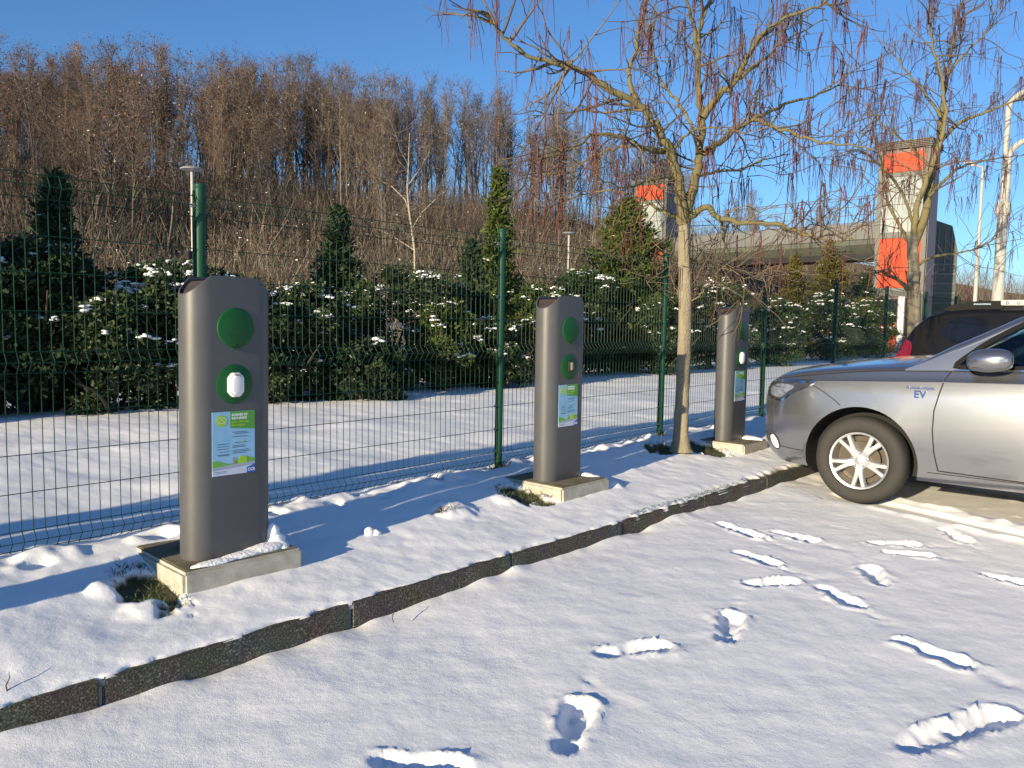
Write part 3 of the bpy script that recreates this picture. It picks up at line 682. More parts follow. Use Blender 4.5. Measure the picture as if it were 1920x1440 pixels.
def smooth_poly(pts, it=2):
    for _ in range(it):
        o_ = []
        for i in range(len(pts)):
            a = pts[i]; b = pts[(i + 1) % len(pts)]; o_ += [(a[0] * .8 + b[0] * .2, a[1] * .8 + b[1] * .2), (a[0] * .2 + b[0] * .8, a[1] * .2 + b[1] * .8)]
        pts = o_
    return pts
def patch(name, bvh, poly, side, off, mat_, parent, d=.04, fn=None):
    out = densify(poly, d); n = len(out); xs_ = [p[0] for p in out]; zs_ = [p[1] for p in out]
    pts = list(out)
    for x in np.arange(min(xs_) + d / 2, max(xs_), d):
        for z in np.arange(min(zs_) + d / 2, max(zs_), d):
            if inside((x, z), out) and min((x - a) ** 2 + (z - b) ** 2 for a, b in out) > (d * .45) ** 2: pts.append((x, z))
    r = delaunay_2d_cdt([Vector(p) for p in pts], [], [list(range(n))], 1, 1e-6)
    V = [hit(bvh, v.x, v.y, side, off) if fn is None else fn(v.x, v.y) for v in r[0]]
    me = bpy.data.meshes.new(name); me.from_pydata([v[:] for v in V], [], r[2]); me.update()
    bm = bmesh.new(); bm.from_mesh(me); bmesh.ops.recalc_face_normals(bm, faces=bm.faces[:])
    if sum(f.normal.y * side for f in bm.faces) < 0: bmesh.ops.reverse_faces(bm, faces=bm.faces[:])
    bm.to_mesh(me); bm.free(); me.polygons.foreach_set('use_smooth', [True] * len(me.polygons))
    return mob(name, me, mat_, parent)
def ribbon(name, bvh, line, width, side, off, mat_, parent, closed=False, d=.03):
    L = densify(line, d, closed); n = len(L); V = []; F = []
    for i, p in enumerate(L):
        a = np.array(L[i - 1] if (closed or i > 0) else L[i]); b = np.array(L[(i + 1) % n] if (closed or i < n - 1) else L[i]); t = b - a; t = t / (np.linalg.norm(t) + 1e-9); nn = np.array((-t[1], t[0])) * width / 2
        for s_ in (-1, 1): V.append(hit(bvh, p[0] + s_ * nn[0], p[1] + s_ * nn[1], side, off)[:])
    for i in range(n if closed else n - 1): j = (i + 1) % n; F.append((2 * i, 2 * i + 1, 2 * j + 1, 2 * j))
    me = bpy.data.meshes.new(name); me.from_pydata(V, [], F); me.update(); me.polygons.foreach_set('use_smooth', [True] * len(F))
    return mob(name, me, mat_, parent)
def wheel_parts(spokes=True):
    """centre at origin, axis along y, outer face at +y; returns dict of meshes"""
    D = {}
    t = MB(); t.lathe([(.226, .075), (.238, .096), (.262, .108), (.300, .110), (.327, .100), (.343, .082), (.352, .055), (.3525, .0), (.352, -.055), (.343, -.082), (.327, -.10), (.262, -.108), (.226, -.08), (.226, .075)], 'y', 72)
    D['tyre'] = t.mesh('tyre', 40)
    b = MB(); b.lathe([(.214, .078), (.222, .094), (.229, .096), (.230, .086), (.222, .07), (.205, .03), (.200, -.07), (.225, -.085)], 'y', 72)
    b.lathe([(.222, .094), (.213, .090), (.209, .055), (.200, -.02)], 'y', 72)
    D['rim'] = b.mesh('rim', 40)
    br = MB(); br.lathe([(.05, .0), (.05, .02), (.150, .02), (.150, .0)], 'y', 48); br.lathe([(0, -.03), (.198, -.03)], 'y', 32); D['brake_disc'] = br.mesh('brake_disc', 30)
    s = MB()
    for sg in (-1, 1):
        def P(r, a, y): return (r * math.sin(a), y, r * math.cos(a))
        a0, a1 = sg * .10, sg * .185
        prof = [(.045, .050, .030, .078), (.085, .085, .021, .082), (.13, .125, .018, .083), (.175, .16, .017, .085), (.214, .185, .018, .084)]
        for i in range(len(prof) - 1):
            vs = []
            for r, off, hw, y in prof[i:i + 2]:
                ang = sg * (.09 + (off - .05) * .75)
                for k, yy in ((-1, y - .05), (-1, y - .006), (-.6, y), (.6, y), (1, y - .006), (1, y - .05)):
                    px = r * math.sin(ang) + k * hw * math.cos(ang); pz = r * math.cos(ang) - k * hw * math.sin(ang); vs.append((px, yy, pz))
            s.add(vs, [(j, j + 1, 7 + j, 6 + j) for j in range(5)])
    D['spoke'] = s.mesh('spoke', 25)
    h = MB(); h.lathe([(0, .087), (.024, .087), (.030, .084), (.032, .074), (.060, .074), (.072, .066), (.074, .03)], 'y', 40); D['hub'] = h.mesh('hub', 35)
    nut = MB(); nut.lathe([(0, .078), (.008, .078), (.010, .075), (.0105, .06)], 'y', 6); D['lug_nut'] = nut.mesh('lug_nut')
    for k, m_ in (('tyre', M_rubber), ('rim', M_alloy), ('brake_disc', M_brake), ('spoke', M_alloy), ('hub', M_alloy), ('lug_nut', M_chrome)): D[k].materials.append(m_)
    return D
WH = wheel_parts()
def add_wheel(root, x, y, side, r=.3525):
    w = mob('wheel', WH['tyre'], None, root, (x, y, r), (0, 0, 0 if side > 0 else PI))
    mob('rim', WH['rim'], None, w); mob('brake_disc', WH['brake_disc'], None, w, (0, .012, 0)); mob('hub', WH['hub'], None, w)
    for k in range(5):
        mob('spoke', WH['spoke'], None, w, None, (0, k * 2 * PI / 5 + PI / 5, 0)); a = k * 2 * PI / 5
        mob('lug_nut', WH['lug_nut'], None, w, (.052 * math.sin(a), 0, .052 * math.cos(a)))
def build_cabin(P, windows, fine=.022):
    """greenhouse shell; faces inside the window outlines (x, z) are left open on both sides"""
    G = P['cab']; xs_ = np.arange(G['x0'], G['x1'] - 1e-6, -fine); rows = []
    ts = np.linspace(0, 1, 30)
    for x in xs_:
        zr = float(np.interp(-x, [-a for a, _ in G['roof']], [b for _, b in G['roof']])); zbt = float(itp(P['zs'], x)) - .02
        hb = max(zr - zbt, .004); yb = G['yb'] * float(itp(P['w'], x)) ; row = []
        for t in ts:                                     # side, slightly bowed inwards, then a rounded cant rail
            z = zbt + (hb - min(.07, hb * .3)) * t; y = yb - G['lean'] * (z - zbt) - .05 * ((z - zbt) / .5) ** 2 * .6; row.append((x, y, z))
        ye, ze = row[-1][1], row[-1][2]; dz = zr - ze
        for a in np.linspace(0, 1, 9)[1:]:
            q = a * PI / 2; row.append((x, ye - .09 * math.sin(q) * a if a < 1 else ye - .09, ze + dz * .82 * math.sin(q)))
        y9 = row[-1][1]; z9 = row[-1][2]
        for a in np.linspace(0, 1, 14)[1:]: row.append((x, y9 * (1 - a), z9 + (zr - z9) * math.sin(a * PI / 2)))
        rows.append(row + [(p[0], -p[1], p[2]) for p in row[::-1][1:]])
    bm = bmesh.new(); vv = [[bm.verts.new(p) for p in r] for r in rows]; n = len(rows[0]); full = bmesh.new(); v2 = [[full.verts.new(p) for p in r] for r in rows]
    for i in range(len(rows) - 1):
        for k in range(n - 1):
            full.faces.new((v2[i][k], v2[i][k + 1], v2[i + 1][k + 1], v2[i + 1][k]))
            cx = (rows[i][k][0] + rows[i + 1][k + 1][0]) / 2; cy = (rows[i][k][1] + rows[i + 1][k + 1][1]) / 2; cz = (rows[i][k][2] + rows[i + 1][k + 1][2]) / 2
            if abs(cy) > G['wy'] and any(inside((cx, cz), w) for w in windows): continue
            if G.get('screen') and cx > G['screen'][0] and abs(cy) < G['screen'][1] and cx < G['x0'] - .15: continue
            bm.faces.new((vv[i][k], vv[i][k + 1], vv[i + 1][k + 1], vv[i + 1][k]))
    for b in (bm, full): bmesh.ops.recalc_face_normals(b, faces=b.faces[:])
    me = bpy.data.meshes.new('cabin'); bm.to_mesh(me); bm.free(); fm = bpy.data.meshes.new('cabin_full'); full.to_mesh(fm); full.free()
    me.polygons.foreach_set('use_smooth', [True] * len(me.polygons))
    return me, fm, rows
def arch_cutters(P, r):
    out = []
    for x in (0, -P['wb']):
        for s in (-1, 1):
            m = MB(); m.lathe([(0, s * .60), (r, s * .60), (r, s * 1.2), (0, s * 1.2)], 'y', 56, (x, 0, P['wr'])); me = m.mesh('cut'); me.materials.append(M_liner); out.append(me)
    return out

# ---- silver plug-in SUV, nose over the kerb
PS = dict(x0=.965, x1=-3.72, wb=2.67, wr=.352,
          w=[(.965, .76), (.92, .80), (.84, .842), (.70, .872), (.45, .890), (0, .896), (-.5, .90), (-2.6, .90), (-3.1, .885), (-3.5, .84), (-3.72, .74)],
          zb=[(.965, .33), (.88, .27), (.7, .245), (.4, .235), (-.5, .235), (-3.0, .25), (-3.4, .30), (-3.72, .42)],
          zs=[(.965, .885), (.90, .95), (.78, .995), (.62, 1.02), (.4, 1.05), (.1, 1.08), (-.2, 1.105), (-.6, 1.125), (-1.2, 1.14), (-2.5, 1.17), (-3.3, 1.18), (-3.72, 1.10)],
          zc=[(.965, .78), (.8, .86), (.6, .93), (.39, .962), (-.55, 1.010), (-1.2, 1.03), (-2.6, 1.06), (-3.72, 1.04)],
          zd=[(.965, .935), (.90, 1.0), (.78, 1.045), (.62, 1.075), (.4, 1.11), (.1, 1.155), (-.2, 1.195), (-.5, 1.225), (-1.2, 1.20), (-2.5, 1.20), (-3.72, 1.12)],
          xf=lambda y, z: .15 * abs(y / .8) ** 2.8 + .17 * max(0, (.46 - z)) / .2 * .6 + .06 * max(0, z - .80) / .2 * .9,
          xr=lambda y, z: .14 * abs(y / .8) ** 2.6 + .10 * max(0, z - .8),
          cab=dict(x0=-.30, x1=-3.68, yb=.930, lean=.30, wy=.40, screen=(-1.18, .60),
                   roof=[(-.30, 1.108), (-.40, 1.170), (-.60, 1.300), (-.80, 1.405), (-1.0, 1.515), (-1.2, 1.600), (-1.4, 1.645), (-1.7, 1.675), (-2.1, 1.685), (-2.7, 1.67), (-3.2, 1.62), (-3.45, 1.55), (-3.55, 1.42), (-3.68, 1.17)]))
car = tag(empty('parked_car', (7.50, 2.05, -.012), PI / 2), 'silver grey five door SUV parked with its nose over the kerb', 'car', 'parked cars')
bme = boolean_cut(build_body(PS), M_paint, arch_cutters(PS, .435))
bm = bmesh.new(); bm.from_mesh(bme)
bmesh.ops.delete(bm, geom=[f for f in bm.faces if -3.4 < f.calc_center_median().x < -.62 and abs(f.calc_center_median().y) < .80 and f.calc_center_median().z > 1.02], context='FACES')
bm.to_mesh(bme); bm.free()
body = mob('body', bme, M_paint, car); bb = bvh_of(bme)
win_f = smooth_poly([(-.635, 1.128), (-.655, 1.165), (-.83, 1.320), (-1.02, 1.445), (-1.20, 1.530), (-1.42, 1.572), (-1.56, 1.580), (-1.575, 1.155)], 1)
win_r = smooth_poly([(-1.66, 1.155), (-1.655, 1.575), (-2.1, 1.590), (-2.50, 1.565), (-2.60, 1.175)], 1)
win_q = smooth_poly([(-2.70, 1.185), (-2.68, 1.555), (-3.05, 1.50), (-3.22, 1.36), (-3.18, 1.21)], 1)
cme, cfull, _ = build_cabin(PS, [win_f, win_r, win_q])
cabin = mob('cabin', cme, M_paint, car); cb = bvh_of(cfull)
for sd in (1, -1):
    for w_, nm in ((win_f, 'side_window'), (win_r, 'side_window'), (win_q, 'quarter_window')):
        o = patch(nm, cb, w_, sd, -.004, M_glass if nm == 'side_window' else M_glassd, car, .05)
        ribbon('window_trim', cb, w_, .034, sd, .002, M_trim, o, True)
    ribbon('chrome_strip', cb, [(-.64, 1.105), (-1.2, 1.128), (-2.6, 1.160), (-3.2, 1.195)], .016, sd, .006, M_chrome, car)
    sig = sd
    ribbon('door_gap', bb, [(-.62, 1.10), (-.585, 1.04), (-.555, .92), (-.530, .80), (-.528, .65), (-.545, .48), (-.575, .345)], .009, sd, .0015, M_gap, car)
    ribbon('door_gap', bb, [(-.575, .345), (-1.1, .335), (-1.62, .333)], .009, sd, .0015, M_gap, car)
    ribbon('door_gap', bb, [(-1.62, 1.13), (-1.62, .333)], .009, sd, .0015, M_gap, car)
    ribbon('door_gap', bb, [(-2.62, 1.14), (-2.60, .9), (-2.30, .70), (-2.18, .40), (-2.15, .33), (-1.62, .333)], .009, sd, .0015, M_gap, car)
    ribbon('bumper_gap', bb, [(.40, .935), (.30, .885), (.20, .82), (.16, .785)], .007, sd, .0015, M_gap, car)
    ribbon('bumper_gap', bb, [(.66, .395), (.52, .383), (.42, .380)], .007, sd, .0015, M_gap, car)
    ribbon('bonnet_gap', bb, [(.72, .965), (.62, .985), (.45, 1.012), (.2, 1.045), (-.1, 1.078), (-.42, 1.098)], .007, sd, .0015, M_gap, car)
    hl = smooth_poly([(.70, .785), (.82, .81), (.84, .90), (.74, .955), (.56, .968), (.375, .972), (.375, .952), (.47, .905), (.58, .855), (.64, .795)], 1)
    h_ = patch('headlight', bb, hl, sd, .004, M_lensd, car, .025); ribbon('lamp_edge', bb, hl, .010, sd, .006, M_chrome, h_, True, .02)
    patch('lamp_lens', bb, smooth_poly([(.71, .81), (.79, .83), (.80, .89), (.72, .925), (.57, .925), (.55, .905), (.61, .865), (.66, .815)], 1), sd, .007, M_lens, h_, .02)
    ribbon('lamp_strip', bb, [(.72, .944), (.56, .950), (.42, .957)], .009, sd, .008, M_chrome, h_)
    ribbon('lamp_strip', bb, [(.62, .845), (.69, .895), (.77, .90)], .006, sd, .009, M_lensd, h_)
    fl = smooth_poly([(.73, .50), (.77, .47), (.755, .40), (.71, .365), (.665, .375), (.68, .45)], 1)
    f_ = patch('fog_lamp', bb, fl, sd, .004, M_pwhite, car, .02); ribbon('lamp_edge', bb, fl, .008, sd, .006, M_trim, f_, True, .02)
    # mirror on a short stalk
    mr = MB(); n1, n2 = 14, 18; vs = []; fs = []
    for i in range(n1 + 1):
        a = PI * i / n1
        for k in range(n2):
            b = 2 * PI * k / n2; ex = .145 * math.cos(a); rr = math.sin(a) ** .55
            vs.append((-.875 + ex - .02, sd * (.985 + .085 * rr * math.cos(b)), 1.195 + .01 * math.cos(a) * -1 + .088 * rr * math.sin(b) * (1 if math.sin(b) > 0 else .95)))
    for i in range(n1):
        for k in range(n2): fs.append((i * n2 + k, i * n2 + (k + 1) % n2, (i + 1) * n2 + (k + 1) % n2, (i + 1) * n2 + k))
    mr.add(vs, fs); mo = mr.build('mirror', M_paint, car, True); mb_ = bvh_of(mo.data)
    ribbon('indicator', mb_, [(-.93, 1.205), (-1.01, 1.202)], .020, sd, .003, M_lens, mo, d=.02)
    ribbon('lower_trim', mb_, [(-.79, 1.135), (-.88, 1.122), (-.98, 1.130)], .03, sd, .002, M_trim, mo, d=.02)
    st_ = MB(); st_.tube([(-.74, sd * .80, 1.14), (-.78, sd * .90, 1.15), (-.80, sd * .96, 1.16)], [.035, .032, .03], 10); st_.build('stalk', M_trim, mo, True)
    ribbon('door_handle', bb, [(-1.30, .985), (-1.50, .992)], .032, sd, .028, M_paint, car)
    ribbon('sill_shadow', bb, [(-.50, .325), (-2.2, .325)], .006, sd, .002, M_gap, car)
    add_wheel(car, 0, sd * .785, sd); add_wheel(car, -2.67, sd * .785, sd)
tx = text_mesh('badge', 'PLUG-IN HYBRID', .026, 'CENTER', .001, .0010); tx.materials.append(M_evblue)
hp = hit(bb, -.425, .960, 1, .004); mob('badge', tx, None, car, (-.425, hp.y, .955), (R(90), 0, PI))
tx = text_mesh('badge', 'EV', .078, 'CENTER', .001, .002); tx.materials.append(M_evblue)
hp = hit(bb, -.425, .92, 1, .004); mob('badge', tx, None, car, (-.425, hp.y, .890), (R(90), 0, PI))
# grille, plate, rear lamps, windscreen, interior
def front_patch(name, y0, y1, z0, z1, mat_, off=.006):
    V = []; F = []; ny, nz = 12, 6
    for i in range(ny + 1):
        for k in range(nz + 1):
            y = y0 + (y1 - y0) * i / ny; z = z0 + (z1 - z0) * k / nz; h = bb.ray_cast(Vector((3, y, z)), Vector((-1, 0, 0))); V.append((h[0] + h[1].normalized() * off)[:] if h[0] else (.9, y, z))
    for i in range(ny):
        for k in range(nz): a = i * (nz + 1) + k; F.append((a, a + 1, a + nz + 2, a + nz + 1))
    me = bpy.data.meshes.new(name); me.from_pydata(V, [], F); me.update(); return mob(name, me, mat_, car)
front_patch('grille', -.52, .52, .70, .78, M_trim); front_patch('air_intake', -.50, .50, .33, .50, M_trim); front_patch('number_plate', -.26, .26, .53, .64, M_pwhite, .012)
for sd in (1, -1): patch('tail_light', bb, [(-3.35, .92), (-3.6, .90), (-3.6, 1.06), (-3.35, 1.08)], sd, .004, M_red, car)
ws = MB(); vs = []; fs = []
for i, (x, zz) in enumerate(((-.46, 1.155), (-.7, 1.285), (-.95, 1.425), (-1.20, 1.545))):
    for k in range(9): y = (-1 + k / 4) * (.72 - .12 * i / 3); vs.append((x - .10 * (y / .7) ** 2, y, zz - .03 * (y / .7) ** 2))
for i in range(3):
    for k in range(8): fs.append((i * 9 + k, i * 9 + k + 1, i * 9 + k + 10, i * 9 + k + 9))
ws.add(vs, fs); ws.build('windscreen', M_glass, car, True)
for y in (-.25, .3): 
    m = MB(); m.tube([(-.52, y, 1.165), (-.58, y - .35, 1.185)], .008, 6); m.build('wiper', M_trim, car)
m = MB(); m.box((-2.9, -.78, .45), (-.55, .78, .55)); m.build('floor_pan', M_trim, car)
m = MB(); m.box((-1.0, -.74, .75), (-.62, .74, 1.10), .05); m.build('dashboard', M_trim, car)
for y in (-.36, .36):
    m = MB(); m.box((-1.75, y - .24, .55), (-1.25, y + .24, .72), .06); m.box((-1.92, y - .22, .65), (-1.74, y + .22, 1.22), .07); m.box((-1.93, y - .12, 1.27), (-1.82, y + .12, 1.45), .045); m.build('seat', M_seat, car, True)
m = MB(); m.box((-2.75, -.65, .55), (-2.6, .65, 1.25), .06); m.build('rear_seat', M_seat, car, True)
m = MB(); m.tube([(-1.15 + .05 * math.sin(a), .36 + .18 * math.cos(a), 1.06 + .18 * math.sin(a)) for a in np.linspace(0, 2 * PI, 25)], .014, 8, False); m.build('steering_wheel', M_trim, car, True)
m = MB(); m.tube([(-1.62, .70, 1.50), (-1.45, .66, 1.35), (-1.1, .62, 1.16)], [.03, .035, .03], 4); m.build('inner_trim', M_belt, car)
m = MB(); m.box((-1.32, .52, 1.12), (-1.14, .62, 1.24), .03); m.build('dash_item', M_teal, car, True)

# ---- black SUV in the next bay, tail to the fence
PD = dict(x0=.82, x1=-3.50, wb=2.67, wr=.34,
          w=[(.82, .72), (.7, .82), (.5, .88), (0, .905), (-2.6, .905), (-3.0, .895), (-3.3, .87), (-3.42, .83), (-3.50, .78)],
          zb=[(.82, .40), (.6, .30), (0, .28), (-2.9, .30), (-3.5, .45)],
          zc=[(.82, .75), (0, .9), (-3.5, .98)],
          zs=[(.82, .85), (.6, .95), (0, 1.02), (-.6, 1.05), (-2.4, 1.09), (-3.3, 1.12), (-3.5, 1.08)],
          zd=[(.82, .88), (.6, 1.0), (0, 1.08), (-.5, 1.12), (-2.4, 1.12), (-3.3, 1.13), (-3.5, 1.10)],
          xf=lambda y, z: .12 * abs(y / .8) ** 2.6, xr=lambda y, z: .07 * abs(y / .8) ** 3 + .05 * max(0, z - .9),
          cab=dict(x0=-.40, x1=-3.48, yb=.965, lean=.22, wy=.4,
                   roof=[(-.40, 1.11), (-.8, 1.34), (-1.2, 1.54), (-1.6, 1.625), (-2.2, 1.645), (-2.8, 1.638), (-3.05, 1.615), (-3.2, 1.56), (-3.32, 1.45), (-3.42, 1.28), (-3.48, 1.13)]))
suv = tag(empty('parked_car', (10.20, 2.60 - 3.50, -.01), -PI / 2), 'black SUV with roof rails behind the silver car, tail light showing', 'car', 'parked cars')
bme2 = boolean_cut(build_body(PD), M_paintb, arch_cutters(PD, .42)); mob('body', bme2, M_paintb, suv); bb2 = bvh_of(bme2)
wq = smooth_poly([(-3.06, 1.355), (-2.95, 1.535), (-2.62, 1.55), (-2.60, 1.27), (-2.90, 1.265)], 1)
wr_ = smooth_poly([(-2.50, 1.25), (-2.50, 1.54), (-1.75, 1.53), (-1.75, 1.21)], 1); wf_ = smooth_poly([(-1.66, 1.20), (-1.66, 1.52), (-1.25, 1.46), (-.78, 1.20)], 1)
cme2, cfull2, _ = build_cabin(PD, []); mob('cabin', cme2, M_paintb, suv); cb2 = bvh_of(cfull2)
for sd in (1, -1):
    for w_ in (wq, wr_, wf_): patch('side_window', cb2, w_, sd, .004, M_glassd, suv, .05)
    tl = smooth_poly([(-3.40, 1.30), (-3.30, 1.26), (-3.33, 1.02), (-3.46, 1.02), (-3.47, 1.16)], 1)
    allb = BVHTree.FromPolygons([v.co[:] for v in bme2.vertices] + [v.co[:] for v in cfull2.vertices], [p.vertices[:] for p in bme2.polygons] + [tuple(i + len(bme2.vertices) for i in p.vertices) for p in cfull2.polygons])
    t_ = patch('tail_light', allb, tl, sd, .012, M_red, suv, .03); patch('reverse_lens', allb, [(-3.46, 1.10), (-3.40, 1.10), (-3.40, 1.03), (-3.46, 1.03)], sd, .016, M_lens, t_, .03)
    m = MB(); m.tube([(-.9, sd * .56, 1.655), (-1.2, sd * .58, 1.68), (-2.45, sd * .585, 1.695)], .022, 10); rl = m.build('roof_rail', M_chrome, suv, True)
    for x in (-1.0, -1.75): 
        f_ = MB(); f_.box((x - .07, sd * .58 - .025, 1.57), (x + .07, sd * .58 + .025, 1.685), .015); f_.build('rail_foot', M_trim, rl)
    f_ = MB(); f_.prism([(-2.52, 1.61), (-2.50, 1.715), (-2.74, 1.715), (-2.96, 1.68), (-3.10, 1.615)], 'y', sd * .58 - .03, sd * .58 + .03); ft = f_.build('rail_end', M_trim, rl)
    g = MB(); g.box((-2.78, sd * .60 - .035, 1.672), (-2.62, sd * .60 + .035, 1.688)); g.build('rail_inset', M_chrome, ft)
    pn = MB(); pn.box((-2.535, sd * .606 - .014, 1.668), (-1.2, sd * .606 + .014, 1.722), .008); plate = pn.build('rail_plate', mat('silver_plate', (.40, .41, .42), .5), suv)
    if sd == -1:
        for t, x in (('D', -2.475), ('U', -2.375)):
            tm = text_mesh('letter', t, .042, 'CENTER', .001, .0008); tm.materials.append(M_gap)
            mob('letter', tm, None, plate, (x, -.606 - .0155, 1.680), (PI / 2, 0, 0))
    add_wheel(suv, 0, sd * .79, sd, .34); add_wheel(suv, -2.67, sd * .79, sd, .34)
patch('rear_window', BVHTree.FromPolygons([(v.co.y, v.co.x, v.co.z) for v in cfull2.vertices], [p.vertices[:] for p in cfull2.polygons]), [(-.55, 1.22), (.55, 1.22), (.48, 1.50), (-.48, 1.50)], -1, .005, M_glassd, suv, .08, fn=lambda y, z: (lambda h: ((h[0] + Vector((-.006, 0, .002))) if h[0] else Vector((-3.4, y, z))))(cb2.ray_cast(Vector((-6, y, z)), Vector((1, 0, 0)))))
# ------------------------------------------------------------------ hillside terrain and far ground
M_bank = attr_mat('bank_litter', 'dirt', [(0.0, (0.80, 0.81, 0.84)), (0.40, (0.62, 0.62, 0.62)), (0.52, (0.12, 0.085, 0.05)), (1.0, (0.065, 0.045, 0.028))], 0.9, [(3, .8, .15)], 0.1, (1.4, 0.55))
g = np_mesh('far_ground', [(-3000, -3000, -.25), (3000, -3000, -.25), (3000, 3000, -.25), (-3000, 3000, -.25)], [(0, 1, 2, 3)], attrs={'dirt': [0, 0, 0, 0]})
tag(mob('ground', g, M_snow), 'flat snowy ground reaching to the horizon', kind='structure')
CX_ = [-1400, -500, 0, 500, 960, 1300, 1600, 1900, 2600]
CD_ = [50, 54, 58, 66, 78, 104, 125, 150, 200]          # depth of the crest
CH_ = [12, 11.6, 11.4, 11.4, 11.8, 12.0, 11.0, 8.0, 6.0]
def crest(px): return np.interp(px, CX_, CD_), np.interp(px, CX_, CH_)
def bank_h(px, D):
    d, h = crest(px); t = np.clip((D - d * .34) / (d * .62), 0, 1)
    return (-.05 + h * t ** 1.15) - np.clip(D - d * 1.05, 0, None) * .05
pxs = np.linspace(-1400, 2600, 140); fr = np.linspace(.16, 1.9, 70)
V = []; DD = []
for px in pxs:
    d = float(crest(px)[0])
    for f_ in fr:
        D = d * f_; p = CAM + (FWD + RGT * ((px - 960) / FPX)) * D; x, y = p.x, p.y
        z = float(bank_h(px, D)) + .5 * float(noise2(x, y, 6, 3)) * (f_ > .35) + .25 * float(noise2(x, y, 2, 4)) * (f_ > .35)
        V.append((x, y, z)); DD.append(.30 + .35 * min(1, max(0, (f_ - .36) * 6)) if f_ > .33 else .0)
n2 = len(fr); I = np.arange(len(V)).reshape(len(pxs), n2)
q = np.stack([I[:-1, :-1], I[1:, :-1], I[1:, 1:], I[:-1, 1:]], -1).reshape(-1, 4)
tag(mob('hillside', np_mesh('hillside', V, q, smooth=True, attrs={'dirt': DD}), M_bank), 'wooded bank behind the fence with leaf litter and snow patches', kind='structure')
def bank_pt(px, D):
    p = CAM + (FWD + RGT * ((px - 960) / FPX)) * D
    return Vector((p.x, p.y, float(bank_h(px, D)) - .15))

# ------------------------------------------------------------------ tree tools
class Tubes:
    """many tapered limbs in one numpy mesh"""
    def __init__(s): s.V = []; s.Q = []; s.n = 0; s.A = []
    def add(s, pts, r0, r1, k=5, power=1.0, tint=0.5):
        pts = np.asarray(pts, float); m = len(pts)
        t = np.gradient(pts, axis=0); t /= np.linalg.norm(t, axis=1, keepdims=True) + 1e-9
        a = np.array([0, 0, 1.]) if abs(t[0, 2]) < .85 else np.array([1., 0, 0])
        u = np.cross(t, a); u /= np.linalg.norm(u, axis=1, keepdims=True) + 1e-9; w = np.cross(t, u)
        rr = r0 + (r1 - r0) * np.linspace(0, 1, m) ** power
        ang = np.arange(k) * 2 * PI / k
        ring = pts[:, None, :] + rr[:, None, None] * (u[:, None, :] * np.cos(ang)[None, :, None] + w[:, None, :] * np.sin(ang)[None, :, None])
        I = s.n + np.arange(m * k).reshape(m, k); J = np.roll(I, -1, axis=1)
        s.Q.append(np.stack([I[:-1], J[:-1], J[1:], I[1:]], -1).reshape(-1, 4)); s.V.append(ring.reshape(-1, 3)); s.A.append(np.full(m * k, tint)); s.n += m * k
    def mesh(s, name): return np_mesh(name, np.concatenate(s.V), np.concatenate(s.Q), smooth=True, attrs={'tint': np.concatenate(s.A)})
def wander(p, d, L, n, bend, rg, up=0.0):
    pts = [np.array(p, float)]; d = np.array(d, float); d /= np.linalg.norm(d)
    for i in range(n):
        d = d + rg.normal(0, bend, 3) + np.array([0, 0, up]); d /= np.linalg.norm(d); pts.append(pts[-1] + d * L / n)
    return np.array(pts), d
def quads_mesh(name, C, U, Vv, tint):
    """leaf quads: centres, half-axes"""
    P = np.stack([C - U - Vv, C + U - Vv, C + U + Vv, C - U + Vv], 1).reshape(-1, 3)
    return np_mesh(name, P, np.arange(len(P)).reshape(-1, 4), attrs={'tint': np.repeat(tint, 4)})

M_bark = attr_mat('grey_bark', 'tint', [(0, (0.06, 0.052, 0.042)), (1, (0.20, 0.175, 0.135))], 0.9, None, 0.1, (3, .5), vary=((0.68, 0.69, 0.74), (1.0, 1.0, 1.02), (1.30, 1.17, 1.08)))
M_twig = attr_mat('brown_twigs', 'tint', [(0, (0.080, 0.064, 0.056)), (1, (0.235, 0.190, 0.155))], 0.9, None, 0.1, None, None, vary=((0.68, 0.69, 0.74), (1.0, 1.0, 1.02), (1.30, 1.17, 1.08)))
M_brush = attr_mat('brushwood_stems', 'tint', [(0, (0.048, 0.038, 0.032)), (.7, (0.145, 0.115, 0.090)), (1, (0.30, 0.26, 0.21))], 0.9, None, 0.1)
M_dead = attr_mat('dead_leaves', 'tint', [(0, (0.085, 0.042, 0.030)), (1, (0.23, 0.125, 0.08))], 0.85, None, 0.15, None, .3, vary=((0.68, 0.69, 0.74), (1.0, 1.0, 1.02), (1.30, 1.17, 1.08)))

